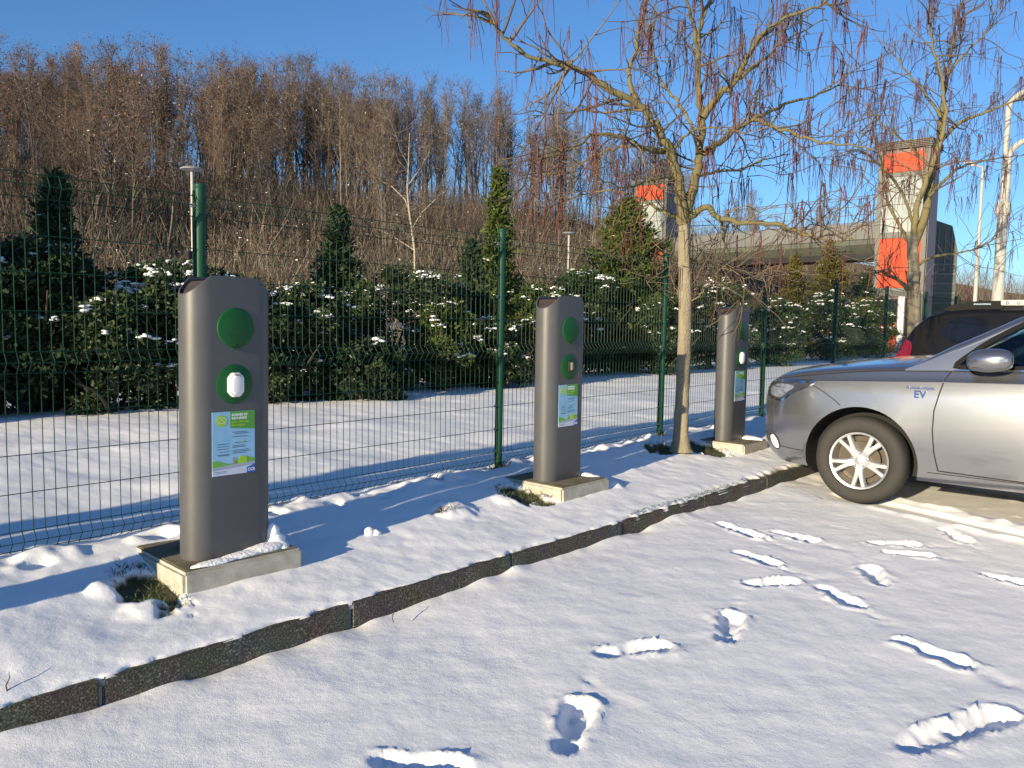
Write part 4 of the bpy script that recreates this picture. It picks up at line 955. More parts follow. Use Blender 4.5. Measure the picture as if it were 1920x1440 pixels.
# ---- the wood: a few kinds of slender bare tree, copied
def bare_tree(seed, H, leafy):
    rg = np.random.default_rng(seed); T = Tubes(); W_ = Tubes(); LC = []
    stems = int(rg.integers(2, 4))
    for s in range(stems):
        tr, d = wander((rg.normal(0, .7) * s, rg.normal(0, .7) * s, -.4), (rg.normal(0, .07), rg.normal(0, .07), 1), H * (1 if s == 0 else rg.uniform(.7, .98)), 9, .045, rg, .05)
        T.add(tr, .042 + .004 * H, .009, 5, .8, rg.random())
        for i in range(22):
            f_ = rg.uniform(.22, 1) ** .75; k = f_ * 9; a = int(min(k, 8)); p = tr[a] + (tr[a + 1] - tr[a]) * (k - a); az = rg.uniform(0, 2 * PI)
            L = H * (.26 - .15 * f_) * rg.uniform(.6, 1.25); b, d = wander(p, (math.cos(az), math.sin(az), rg.uniform(1.0, 2.6)), L, 4, .13, rg, .08)
            T.add(b, .034 * (1.1 - f_ * .7), .008, 3, 1, rg.random())
            for j in range(8):
                g_ = rg.uniform(.25, 1); kk = g_ * 4; a2 = int(min(kk, 3)); q_ = b[a2] + (b[a2 + 1] - b[a2]) * (kk - a2); az2 = rg.uniform(0, 2 * PI)
                tw, _ = wander(q_, (math.cos(az2), math.sin(az2), rg.uniform(.2, 1.5)), rg.uniform(.35, .95), 3, .25, rg, .05)
                W_.add(tw, .011, .004, 3, 1, rg.random())
                if rg.random() < leafy:
                    for _ in range(4): LC.append(tw[rg.integers(1, 4)] + rg.normal(0, .13, 3))
    tm, wm_ = T.mesh('bare_tree'), W_.mesh('crown'); tm.materials.append(M_bark)
    if LC:
        C = np.array(LC); n = len(C); U = rg.normal(0, 1, (n, 3)); U /= np.linalg.norm(U, axis=1, keepdims=True); Vv = np.cross(U, rg.normal(0, 1, (n, 3))); Vv /= np.linalg.norm(Vv, axis=1, keepdims=True) + 1e-9
        s_ = rg.uniform(.025, .05, (n, 1)); lm = quads_mesh('dead_leaves', C, U * s_, Vv * s_ * .7, rg.random(n)); lm.materials.append(M_dead)
    else: lm = None
    wm_.materials.append(M_twig)
    SP = W_.V; k = rg.integers(0, len(SP), 150); C = np.array([SP[i][rg.integers(0, len(SP[i]))] for i in k]); C = C[C[:, 2] < H * .80]; C[:, 2] += .01; n = len(C); U = rg.normal(0, 1, (n, 3)) * np.array([1, 1, .25]); U /= np.linalg.norm(U, axis=1, keepdims=True); Vv = np.cross(U, np.array([0, 0, 1.]) + rg.normal(0, .35, (n, 3))); Vv /= np.linalg.norm(Vv, axis=1, keepdims=True) + 1e-9
    s_ = rg.uniform(.02, .06, (n, 1)); fm = quads_mesh('snow_flecks', C, U * s_, Vv * s_ * .45, np.ones(n)); fm.materials.append(M_snowcap)
    return tm, wm_, lm, fm
KINDS_ = [bare_tree(s, H, lf) for s, H, lf in ((1, 10.5, .34), (2, 9.5, .26), (3, 11, .07), (4, 10, .04), (5, 9.2, .10), (6, 10.6, .0), (7, 8.0, .26))]
rw = np.random.default_rng(5)
TOPS = ([-200, 0, 60, 150, 250, 420, 500, 560, 620, 700, 800, 900, 1000, 1080, 1150, 1250, 1320, 1420, 1560, 1700], [95, 75, 90, 105, 80, 115, 118, 112, 138, 146, 150, 160, 185, 205, 235, 275, 320, 345, 360, 400])
def put_tree(px, D, kind, hscale):
    tm, wm_, lm, fm = KINDS_[kind]; p = bank_pt(px, D)
    o = mob('bare_tree', tm, None, None, p, (0, 0, rw.uniform(0, 2 * PI))); o.scale = (hscale * rw.uniform(.8, 1.1),) * 2 + (hscale,)
    if lm is not None and kind in (0, 1, 6): tag(o, 'slender hillside tree still holding brown dead leaves', 'tree', 'brown leaved trees of the hillside wood')
    else: tag(o, 'slender leafless tree among the grey trunks on the hillside ridge', 'tree', 'leafless trees of the hillside wood')
    mob('crown', wm_, None, o)
    if lm: mob('dead_leaves', lm, None, o)
    tag(mob('snow_flecks', fm, None, o), kind='stuff')
HK = [10.5, 9.5, 11, 10, 9.2, 10.6, 8.0]
def grow(px, fr_lo, fr_hi, leafy, drop):
    d = float(crest(px)[0]); D = d * rw.uniform(fr_lo, fr_hi); kind = int(rw.choice([0, 1, 6]) if leafy else rw.choice([2, 3, 4, 5]))
    base = bank_pt(px, D); ytop = np.interp(px, *TOPS) + abs(rw.normal(0, 14)) + rw.uniform(0, drop)
    yh = 605 + .0157 * (px - 960); zt = CAM_H + (yh - ytop) / FPX * D; H = zt - base.z
    if 4 < H < 17: put_tree(px, D, kind, H / HK[kind])
for i in range(75): grow(rw.uniform(-150, 470 + rw.uniform(0, 150)), .94, 1.14, True, 20)
for i in range(60): grow(rw.uniform(-150, 540), .60, .92, True, 150)
for i in range(20): grow(rw.uniform(560, 1200), .62, .9, False, 150)
for i in range(112): grow(rw.uniform(380, 1260), .95, 1.16, False, 30)
for i in range(24): grow(rw.uniform(1240, 1760), .9, 1.15, False, 40)

# ---- brushwood and brambles on the bank, uncountable
def brush(name, label, N, pxr, fr_, hmin, hmax, tintlo, leaf, seed):
    rg = np.random.default_rng(seed); px = rg.uniform(*pxr, N); d = np.interp(px, CX_, CD_); D = d * rg.uniform(*fr_, N)
    az = (px - 960) / FPX
    X = FWD.x * D + RGT.x * az * D; Y = FWD.y * D + RGT.y * az * D; h = np.interp(px, CX_, CH_); t = np.clip((D - d * .34) / (d * .62), 0, 1); Z = -.05 + h * t ** 1.15
    cl = noise2(X, Y, 3.0, 61); keep = cl > -.22; X, Y, Z, cl = X[keep], Y[keep], Z[keep], cl[keep]; n = len(X)
    L = rg.uniform(hmin, hmax, n) * (.8 + cl); a = rg.uniform(0, 2 * PI, n); tl = rg.uniform(.05, .75, n)
    d1 = np.stack([np.cos(a) * tl, np.sin(a) * tl, np.ones(n)], 1); d1 /= np.linalg.norm(d1, axis=1, keepdims=True)
    P0 = np.stack([X, Y, Z], 1); P1 = P0 + d1 * (L * .55)[:, None]; d2 = d1 + rg.normal(0, .35, (n, 3)); d2 /= np.linalg.norm(d2, axis=1, keepdims=True); P2 = P1 + d2 * (L * .55)[:, None]
    w = rg.uniform(.008, .020, n)[:, None]; s_ = np.cross(d1, rg.normal(0, 1, (n, 3))); s_ /= np.linalg.norm(s_, axis=1, keepdims=True); s_ *= w
    P = np.stack([P0 - s_, P0 + s_, P1 + s_ * .7, P1 - s_ * .7, P2 + s_ * .3, P2 - s_ * .3], 1).reshape(-1, 3); b = np.arange(n) * 6
    Q = np.concatenate([np.stack([b, b + 1, b + 2, b + 3], 1), np.stack([b + 3, b + 2, b + 4, b + 5], 1)])
    tint = np.repeat(rg.uniform(tintlo, 1, n), 6)
    me = np_mesh(name, P, Q, attrs={'tint': tint}); me.materials.append(M_brush)
    o = tag(mob(name, me, None), label, 'brush', kind='stuff')
    if leaf > 0:
        m = int(n * leaf); k = rg.integers(0, n, m); C = P1[k] + (P2[k] - P1[k]) * rg.uniform(-.6, 1, m)[:, None] + rg.normal(0, .12, (m, 3))
        U = rg.normal(0, 1, (m, 3)); U /= np.linalg.norm(U, axis=1, keepdims=True); Vv = np.cross(U, rg.normal(0, 1, (m, 3))); Vv /= np.linalg.norm(Vv, axis=1, keepdims=True) + 1e-9; z_ = rg.uniform(.02, .05, (m, 1))
        sn = rg.random(m) < .16
        lm = quads_mesh('dead_leaves', C[~sn], (U * z_)[~sn], (Vv * z_ * .7)[~sn], rg.random((~sn).sum())); tag(mob('dead_leaves', lm, M_dead, o), kind='stuff')
        sm_ = quads_mesh('snow_flecks', C[sn], (U * z_ * 1.3 * np.array([1, 1, .3]))[sn], (Vv * z_ * np.array([1, 1, .3]))[sn], np.ones(sn.sum())); tag(mob('snow_flecks', sm_, M_snowcap, o), kind='stuff')
    return o
brush('brushwood', 'brown leafless brushwood covering the slope of the bank', 60000, (-250, 1350), (.36, 1.0), .9, 3.2, 0, 1.0, 11)
brush('bramble_thicket', 'low tangle of brambles at the foot of the bank', 15000, (-250, 1900), (.27, .45), .5, 1.3, .2, .8, 12)
brush('far_brushwood', 'distant brown brushwood on the right beyond the footbridge', 9000, (1150, 2050), (.55, 1.1), 2.0, 6.0, .2, .3, 13)

# ------------------------------------------------------------------ hedge: shrubs and conifers behind the fence
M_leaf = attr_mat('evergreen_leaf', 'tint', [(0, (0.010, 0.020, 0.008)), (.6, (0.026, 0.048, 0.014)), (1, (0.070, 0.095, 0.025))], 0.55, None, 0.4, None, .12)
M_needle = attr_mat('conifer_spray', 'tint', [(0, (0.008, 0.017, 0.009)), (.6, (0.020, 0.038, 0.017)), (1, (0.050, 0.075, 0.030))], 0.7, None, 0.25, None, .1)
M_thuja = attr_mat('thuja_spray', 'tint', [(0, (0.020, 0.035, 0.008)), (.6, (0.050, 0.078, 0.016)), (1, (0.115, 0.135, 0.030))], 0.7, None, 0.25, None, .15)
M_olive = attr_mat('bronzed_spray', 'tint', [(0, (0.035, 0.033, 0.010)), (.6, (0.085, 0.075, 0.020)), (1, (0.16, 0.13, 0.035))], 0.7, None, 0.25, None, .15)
M_stem = mat('shrub_stem', (0.05, 0.038, 0.026), 0.9)
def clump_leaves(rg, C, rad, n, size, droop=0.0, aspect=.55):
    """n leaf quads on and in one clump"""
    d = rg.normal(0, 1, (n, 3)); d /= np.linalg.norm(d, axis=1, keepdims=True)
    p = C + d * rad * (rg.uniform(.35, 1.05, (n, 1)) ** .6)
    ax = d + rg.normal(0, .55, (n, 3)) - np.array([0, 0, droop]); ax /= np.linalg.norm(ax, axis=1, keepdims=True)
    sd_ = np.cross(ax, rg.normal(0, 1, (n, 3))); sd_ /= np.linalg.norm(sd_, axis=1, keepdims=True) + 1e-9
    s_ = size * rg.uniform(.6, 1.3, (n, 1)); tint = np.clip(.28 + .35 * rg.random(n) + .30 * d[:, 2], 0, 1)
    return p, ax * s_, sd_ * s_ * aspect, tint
def snow_pads(rg, spots):
    out = []
    for x, y, z, r in spots:
        a = rg.uniform(0, 2 * PI); n = rg.integers(4, 9)
        for i in range(n):
            t = (i / (n - 1) - .5) * 2; q = r * rg.uniform(.16, .58)
            out.append((x + math.cos(a) * t * r * 1.3 + rg.normal(0, r * .25), y + math.sin(a) * t * r * 1.3 + rg.normal(0, r * .25), z - .5 * r * t * t + rg.normal(0, r * .15), q * rg.uniform(.8, 1.6), q * rg.uniform(.8, 1.6), q * rg.uniform(.30, .6)))
    return out
def shrub(px, ytop, wpx, Y, label, mat_=M_leaf, seed=0, snow=.5, dense=1.0, leaf=.024, flat=.4, group=None, base=None):
    rg = np.random.default_rng(seed); g0 = atY(px, 700, Y); D = (g0 - CAM).dot(FWD); bz = .25 if base is None else base
    top = atY(px, ytop, Y).z; H = max(.5, top - bz); rx = wpx / FPX * D / 2
    root = tag(empty('shrub', (g0.x, Y, bz)), label, 'shrub', group)
    LP = []; LU = []; LV = []; LT = []; pads = []
    nc = int(50 * dense * (rx * 2) * H / 2.0) + 16
    for i in range(nc):
        a = rg.uniform(0, 2 * PI); t = rg.random() ** .8; r = rg.uniform(.25, 1) ** .5
        # shoulders broad, rounded top, slightly drawn in at the foot
        prof_ = (1 - max(0, (t - flat) / (1 - flat)) ** 2.2) ** .5 * (.80 + .2 * min(1, t / .3))
        c = np.array([math.cos(a) * rx * r * prof_, math.sin(a) * rx * .8 * r * prof_, H * (.06 + .9 * t)])
        cr = rg.uniform(.13, .24) * (.7 + .3 * H)
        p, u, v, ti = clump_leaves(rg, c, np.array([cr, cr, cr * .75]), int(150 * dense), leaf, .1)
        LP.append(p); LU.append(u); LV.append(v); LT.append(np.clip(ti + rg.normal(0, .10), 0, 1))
        if rg.random() < snow and r * prof_ > .45 and t > .2 or (t > .85 and rg.random() < snow * 1.4):
            for _ in range(rg.integers(1, 4)): pads.append((c[0] + rg.normal(0, cr * .5), c[1] + rg.normal(0, cr * .5), c[2] + cr * .50, rg.uniform(.03, .085)))
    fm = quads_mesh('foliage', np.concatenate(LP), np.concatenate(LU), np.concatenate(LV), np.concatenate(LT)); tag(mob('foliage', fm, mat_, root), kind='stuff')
    T = Tubes()
    for i in range(7): b, _ = wander((rg.normal(0, .06), rg.normal(0, .06), -.05), (rg.normal(0, .6), rg.normal(0, .5), 1), H * .85, 5, .12, rg); T.add(b, .03, .008, 5)
    mob('stem', T.mesh('stem'), M_stem, root)
    if pads: tag(blob('snow', snow_pads(rg, pads), root, seed=seed + 1, sub=1 if len(pads) > 120 else 2), kind='stuff')
    return root
def conifer(px, ytop, wpx, Y, label, mat_=M_needle, seed=0, snow=.2, name='conifer_tree', base=.25, shape=1.15, spray=.055, dense=1.0, group=None, lean=0.0):
    rg = np.random.default_rng(seed); g0 = atY(px, 700, Y); D = (g0 - CAM).dot(FWD); top = atY(px, ytop, Y).z; H = top - base; rx = wpx / FPX * D / 2
    root = tag(empty(name, (g0.x, Y, base)), label, 'tree', group)
    T = Tubes(); tr, _ = wander((0, 0, -.1), (lean, 0, 1), H * .97, 8, .02, rg); T.add(tr, .03 + .018 * H, .008, 7); LP = []; LU = []; LV = []; LT = []; pads = []
    nb = int(95 * dense * H / 3)
    for i in range(nb):
        t = (i + rg.random()) / nb; t = .03 + .95 * t; k = t * 8; a0 = int(min(k, 7)); p0 = tr[a0] + (tr[a0 + 1] - tr[a0]) * (k - a0); az = i * 2.4 + rg.normal(0, .3)
        L = rx * (1 - t ** shape) * rg.uniform(.45, 1.2) + .05
        br, dd_ = wander(p0, (math.cos(az), math.sin(az), .35 + .7 * t), L, 4, .08, rg, -.03); T.add(br, .012, .004, 4)
        m = int((20 + 62 * L) * dense); s_ = rg.random(m) ** .7; kk = np.minimum((s_ * 4).astype(int), 3); P = br[kk] + (br[kk + 1] - br[kk]) * (s_ * 4 - kk)[:, None] + rg.normal(0, 1, (m, 3)) * np.array([.05, .05, .035]) * (1 + L)
        out = dd_ + rg.normal(0, .55, (m, 3)); out /= np.linalg.norm(out, axis=1, keepdims=True); sd_ = np.cross(out, rg.normal(0, 1, (m, 3))); sd_ /= np.linalg.norm(sd_, axis=1, keepdims=True) + 1e-9
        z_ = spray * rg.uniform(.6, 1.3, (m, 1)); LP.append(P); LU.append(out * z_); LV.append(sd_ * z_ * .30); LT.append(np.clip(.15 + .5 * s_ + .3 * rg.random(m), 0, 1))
        if rg.random() < snow and L > .15: q_ = br[3]; pads.append((q_[0], q_[1], q_[2] + .04, rg.uniform(.03, .085)))
    mob('trunk', T.mesh('trunk'), M_stem, root)
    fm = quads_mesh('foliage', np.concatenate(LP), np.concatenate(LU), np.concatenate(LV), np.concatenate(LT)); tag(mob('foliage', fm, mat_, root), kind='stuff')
    if pads: tag(blob('snow', snow_pads(rg, pads), root, seed=seed + 2, sub=2), kind='stuff')
    return root
def top_snow(root, n, seed, x0, x1, z0, z1, y=0.0, r0=.05, r1=.11):
    rg = np.random.default_rng(seed); pts = [(rg.uniform(x0, x1), y + rg.normal(0, .18), rg.uniform(z0, z1), rg.uniform(r0, r1)) for _ in range(n)]
    tag(blob('snow', snow_pads(rg, pts), root, seed=seed, sub=2), kind='stuff')
shrub(60, 462, 270, 10.2, 'wide dark juniper bush with snowy top at the left edge of the picture', M_needle, 21, .14, 1.7, .026, .55)
s_top = shrub(350, 500, 300, 9.9, 'dark evergreen bush with flat snow covered top behind the nearest station', M_leaf, 22, .40, 1.3, flat=.75)
shrub(570, 535, 200, 9.5, 'leafy laurel bush with many snow pads right of the nearest station', M_leaf, 23, .62, 1.2)
shrub(760, 505, 250, 10.2, 'broad evergreen bush with frosted flat top below the pale birch', M_leaf, 24, .35, 1.0, flat=.75)
shrub(835, 570, 150, 9.3, 'lighter green bush with brown twigs left of the second fence post', M_thuja, 25, .38, .9)
shrub(690, 640, 170, 8.9, 'low juniper carrying a large snow pad beside the middle of the fence', M_needle, 26, .45, 1.2, .026)
shrub(1010, 530, 150, 9.5, 'snow dotted green bush directly behind the middle station', M_thuja, 27, .5, 1.0)
shrub(1085, 505, 150, 10.4, 'dark bush between the middle station and the big thuja', M_leaf, 28, .3)
shrub(1345, 525, 150, 9.6, 'snowy bush seen between the tree trunk and the far station', M_leaf, 29, .6, .9)
shrub(1450, 560, 130, 9.4, 'snow laden bush right of the far charging station', M_leaf, 30, .65, .9)
shrub(1545, 545, 150, 9.8, 'snow speckled bush between the two fence posts above the bonnet', M_leaf, 31, .65, .8)
shrub(1625, 560, 110, 9.6, 'green bush beside the lift tower foot', M_thuja, 32, .4, .8)
top_snow(s_top, 26, 5, -.75, .95, 1.45, 1.62)
shrub(470, 560, 190, 9.3, 'dark laurel filling the gap just right of the nearest station', M_leaf, 33, .45, 1.2)
shrub(215, 560, 170, 9.5, 'dark evergreen bush between the juniper and the first fence post', M_leaf, 34, .25, 1.2)
shrub(930, 600, 140, 9.2, 'dark snow patched bush at the foot of the slender thuja', M_leaf, 35, .4, 1.1)
shrub(1235, 560, 140, 9.4, 'dark bush filling the hedge left of the catalpa trunk', M_leaf, 36, .4, 1.1)
conifer(108, 298, 250, 10.9, 'tall dark conifer rising from the bushes at far left', M_needle, 41, .08, shape=.9, dense=2.0, spray=.040)
conifer(625, 365, 215, 10.9, 'dark conifer behind the bushes left of the birch', M_needle, 42, .10, shape=.9, dense=2.0, spray=.040)
conifer(928, 292, 165, 11.0, 'slender yellow green thuja behind the second fence post', M_thuja, 43, .10, shape=1.0, dense=1.3)
conifer(880, 430, 110, 10.2, 'dark thuja at the left foot of the slender yellow green one', M_needle, 44, .05, shape=1.6, dense=1.2)
conifer(1165, 352, 240, 10.6, 'broad dense thuja left of the bare tree trunk', M_thuja, 45, .12, shape=2.0, dense=1.9, spray=.05)
conifer(1480, 462, 120, 11.0, 'bronzed olive conifer behind the far station', M_olive, 46, .05, shape=1.4, dense=1.0)
conifer(1550, 440, 140, 11.5, 'brownish green conifer left of the red tower', M_olive, 47, .12, shape=1.6, dense=1.2)
conifer(1615, 500, 130, 10.8, 'dark green conifer partly hiding the foot of the red tower', M_needle, 48, .12, shape=1.5, dense=1.2)
conifer(1275, 500, 110, 11.5, 'small dark conifer behind the bare tree trunk', M_needle, 49, .05, shape=1.4, dense=1.0)
conifer(-190, 330, 200, 10.9, 'dark conifer just beyond the left edge of the picture', M_needle, 50, .08, shape=.9)
for k_, (X_, Y_, H_) in enumerate(((-.6, 10.1, 4.6), (-2.8, 10.0, 5.2), (-5.0, 9.9, 5.4), (-7.3, 9.9, 5.0))):       # the hedge row goes on to the left and shades what is in view
    w3 = Vector((X_, Y_, 0)) - CAM; D3 = w3.dot(FWD); px3 = 960 + FPX * w3.dot(RGT) / D3
    if D3 > .5: conifer(px3, 605 - (H_ - 1.15) / D3 * FPX, 2.3 / D3 * FPX, Y_, ['first', 'second', 'third', 'fourth'][k_] + ' tall conifer of the hedge row out of view to the left', M_needle, 51 + k_, .05, shape=1.8, dense=1.1, spray=.075)

# ---- pale birch on the slope
def birch(px, ybase, Dp):
    rg = np.random.default_rng(3); b0 = atd(px, ybase, Dp); root = tag(empty('birch_tree', b0), 'pale branching birch standing on the slope above the bushes', 'tree')
    T = Tubes(); W_ = Tubes(); L_ = []
    def P(x, y, dz=0): v = atd(x, y, Dp + dz) - b0; return np.array(v[:])
    limbs = [([(px, ybase + 25), (778, 470), (768, 400), (764, 360), (766, 310), (768, 250)], .10, .02), ([(768, 400), (760, 375), (735, 350), (715, 340)], .05, .015), ([(764, 350), (785, 320), (803, 290), (812, 262)], .05, .012),
             ([(776, 450), (755, 430), (735, 410), (715, 395)], .05, .015), ([(772, 430), (790, 400), (815, 375), (840, 355)], .045, .012), ([(770, 395), (790, 385), (820, 380)], .03, .01), ([(766, 310), (750, 280), (742, 250)], .03, .01), ([(778, 470), (740, 445), (712, 430)], .035, .01)]
    for k, (pts, a, b) in enumerate(limbs):
        q_ = np.array([P(x, y, (k % 3 - 1) * .5 * i) for i, (x, y) in enumerate(pts)]); T.add(q_, a * .55, b * .5, 7, 1, .6 + .1 * (k % 3))
        for j in range(34):
            f_ = rg.uniform(.25, 1); kk = f_ * (len(q_) - 1); a_ = int(min(kk, len(q_) - 2)); p = q_[a_] + (q_[a_ + 1] - q_[a_]) * (kk - a_)
            tw, _ = wander(p, (rg.normal(0, 1), rg.normal(0, 1), rg.uniform(.1, 1.2)), rg.uniform(.5, 1.5), 5, .2, rg, -.02); W_.add(tw, .010, .003, 3, 1, rg.random())
    mob('trunk', T.mesh('trunk'), mat('birch_bark', (0.42, 0.37, 0.28), 0.8, noise=(8, (0.24, 0.20, 0.14), .6)), root); mob('crown', W_.mesh('crown'), M_twig, root)
birch(779, 508, 27)

# ------------------------------------------------------------------ catalpa trees with hanging pods
M_cat = attr_mat('catalpa_bark', 'tint', [(0, (0.15, 0.125, 0.085)), (1, (0.36, 0.315, 0.225))], 0.9, [(60, .9, .02), (14, .5, .02)], 0.15, (9, .6))
M_catb = attr_mat('catalpa_limb', 'tint', [(0, (0.095, 0.082, 0.040)), (1, (0.20, 0.175, 0.085))], 0.85, [(50, .5, .01)], 0.2, (12, .6))
M_cattw = attr_mat('catalpa_twig', 'tint', [(0, (0.07, 0.054, 0.042)), (1, (0.165, 0.13, 0.09))], 0.8, None, 0.2)
M_pod = attr_mat('catalpa_pod', 'tint', [(0, (0.035, 0.014, 0.013)), (1, (0.15, 0.045, 0.032))], 0.6, None, 0.3)
def catalpa(name, base, trunk, limbs, label, seed, Dp, twigs, pod_n, spread, r_tr, tall=None):
    rg = np.random.default_rng(seed); root = tag(empty(name, base), label, 'tree', 'bare catalpa trees beside the parking bays'); b0 = np.array(base[:])
    T = Tubes(); L_ = Tubes(); W_ = Tubes(); PD_ = Tubes(); tips = []
    def P(x, y, dz): return np.array(atd(x, y, Dp + dz)[:]) - b0
    def spline(q_, n=14):
        q_ = np.array(q_); s = np.linspace(0, len(q_) - 1, n); out = []
        for v in s:
            i = int(min(v, len(q_) - 2)); t = v - i; p0 = q_[max(i - 1, 0)]; p1 = q_[i]; p2 = q_[i + 1]; p3 = q_[min(i + 2, len(q_) - 1)]
            out.append(.5 * (2 * p1 + (p2 - p0) * t + (2 * p0 - 5 * p1 + 4 * p2 - p3) * t * t + (3 * p1 - p0 - 3 * p2 + p3) * t ** 3))
        return np.array(out)
    tq = spline([P(x, y, 0) for x, y in trunk], 24); rr = np.linspace(r_tr, r_tr * .72, 24); rr[:4] += np.array([.6, .3, .12, .04]) * r_tr
    tb = MB(); ks_ = 16; vs = []
    for i, (c, r_) in enumerate(zip(tq, rr)):
        for k in range(ks_): a = 2 * PI * k / ks_; q_ = r_ * (1 + .10 * math.sin(3 * a + i * .4) + .05 * rg.normal()); vs.append((c[0] + q_ * math.cos(a), c[1] + q_ * math.sin(a), c[2]))
    I = np.arange(24 * ks_).reshape(24, ks_); J = np.roll(I, -1, 1); tq_q = np.stack([I[:-1], J[:-1], J[1:], I[1:]], -1).reshape(-1, 4)
    mob('trunk', np_mesh('trunk', vs, tq_q, smooth=True, attrs={'tint': rg.random(len(vs)) * .3 + .4}), M_cat, root)
    def side(q_, r_, depth, n, lmin, lmax):
        for j in range(n):
            f_ = rg.uniform(.22, 1.0); kk = f_ * (len(q_) - 1); a_ = int(min(kk, len(q_) - 2)); p = q_[a_] + (q_[a_ + 1] - q_[a_]) * (kk - a_); t = q_[a_ + 1] - q_[a_]; t = t / (np.linalg.norm(t) + 1e-9)
            d = t * rg.uniform(.3, 1.0) + rg.normal(0, .62, 3) + np.array([0, 0, .22 if depth else .10]); Ls = rg.uniform(lmin, lmax) * (1.1 - .3 * f_)
            b, dd_ = wander(p, d, Ls, 7, .15, rg, rg.uniform(-.07, .10)); ra = r_ * rg.uniform(.30, .5)
            W_.add(b, max(ra, .0045), .0026, 5 if depth == 0 else 4, 1, rg.random())
            if depth < 1: side(b, max(ra, .006), depth + 1, rg.integers(2, 5), lmin * .45, lmax * .55)
            tips.append((b[-1], f_)); 
            if rg.random() < .5: tips.append((b[4], f_))
    for k, (pts, ra, rb, dz) in enumerate(limbs):
        q_ = spline([P(x, y, dz * (i / (len(pts) - 1)) ** 1.2) for i, (x, y) in enumerate(pts)], 5 * len(pts)); q_[2:] += rg.normal(0, .008, (len(q_) - 2, 3))
        L_.add(q_, ra, rb, 9, .8, .35 + .4 * rg.random()); side(q_, (ra + rb) / 2, 0, int(twigs * len(pts) / 5), .25 * spread, .95 * spread)
    mob('limbs', L_.mesh('limbs'), M_catb, root); mob('crown', W_.mesh('crown'), M_cattw, root)
    idx = rg.permutation(len(tips))[:pod_n]
    for i in idx:
        p = tips[i][0]
        if p[2] < tq[-1][2] + .10 and rg.random() < .6: continue                # few pods hang low
        for _ in range(rg.integers(1, 6)):
            Lp = rg.uniform(.18, .46) * (spread * .3 + .7); q0 = p + rg.normal(0, .012, 3); sw = rg.normal(0, .09, 2); cv = rg.normal(0, .045, 2)
            pp = [q0 + np.array([sw[0] * t + cv[0] * math.sin(t * PI), sw[1] * t + cv[1] * math.sin(t * PI), -t]) * Lp for t in (0, .2, .4, .6, .8, 1)]
            PD_.add(pp, .0040, .0022, 4, 1, rg.random())
    tag(mob('seed_pods', PD_.mesh('seed_pods'), M_pod, root), kind='stuff')
    return root
b1 = Vector((6.60, 3.60, .145)); D1 = (b1 - CAM).dot(FWD)
limbs1 = [([(1283, 420), (1278, 390), (1270, 335), (1259, 290), (1244, 259), (1228, 231), (1197, 194), (1150, 172), (1092, 134), (1057, 122), (992, 105), (945, 70), (915, 25)], .060, .010, -.5),
          ([(1284, 415), (1290, 385), (1306, 328), (1312, 281), (1316, 225), (1309, 156), (1309, 78), (1319, 31), (1338, -20), (1360, -120), (1372, -240)], .055, .008, .3),
          ([(1309, 100), (1300, 50), (1287, 0), (1262, -90), (1240, -190)], .022, .006, -.7),
          ([(1197, 194), (1178, 147), (1190, 100), (1197, 62), (1209, 0), (1190, -90), (1180, -160)], .026, .006, .8),
          ([(1248, 283), (1225, 282), (1197, 275), (1169, 259), (1120, 252), (1080, 275), (1033, 290), (985, 312)], .030, .006, -1.1),
          ([(1197, 275), (1150, 278), (1100, 300), (1060, 318), (1020, 330)], .016, .005, .6),
          ([(1317, 221), (1350, 175), (1375, 156), (1400, 109), (1431, 62), (1478, 31), (1537, 9), (1575, -20)], .040, .007, -.4),
          ([(1375, 156), (1410, 128), (1447, 97), (1500, 60), (1550, 35)], .020, .005, .9),
          ([(1318, 288), (1353, 266), (1381, 241), (1422, 219), (1472, 194), (1540, 175), (1585, 150)], .036, .007, .9),
          ([(1410, 224), (1440, 235), (1478, 247), (1540, 266), (1600, 272), (1640, 280)], .022, .005, -.6),
          ([(1290, 408), (1325, 390), (1350, 409), (1400, 416), (1462, 422), (1509, 440), (1560, 452), (1600, 448)], .034, .006, -.9),
          ([(1350, 409), (1356, 440), (1360, 470), (1340, 500)], .014, .005, .5),
          ([(1278, 410), (1262, 405), (1240, 395), (1200, 372), (1150, 359), (1090, 366), (1030, 392)], .024, .005, .8),
          ([(1275, 335), (1250, 333), (1215, 340), (1170, 352), (1120, 330)], .018, .005, -.9),
          ([(1308, 330), (1340, 322), (1390, 318), (1430, 300), (1480, 290)], .018, .005, 1.0),
          ([(1283, 565), (1268, 545), (1255, 510), (1250, 480)], .007, .003, .3), ([(1284, 566), (1310, 555), (1335, 525), (1360, 505), (1400, 520)], .008, .003, -.4), ([(1282, 480), (1310, 490), (1350, 495), (1385, 505)], .009, .003, .5),
          ([(1312, 281), (1300, 240), (1270, 190), (1235, 140), (1225, 80), (1230, 10)], .022, .005, 1.2), ([(1259, 290), (1290, 250), (1330, 240), (1400, 250)], .015, .004, -1.3)]
catalpa('catalpa_tree', b1, [(1277, 846), (1278, 800), (1280, 720), (1283, 620), (1284, 540), (1283, 470), (1284, 400)], limbs1, 'tall bare catalpa in front of the fence, hung with long brown pods', 71, D1, 12, 430, 1.0, .070)
D2 = 13.5; b2 = atd(1716, 735, D2); b2.z = 0.0
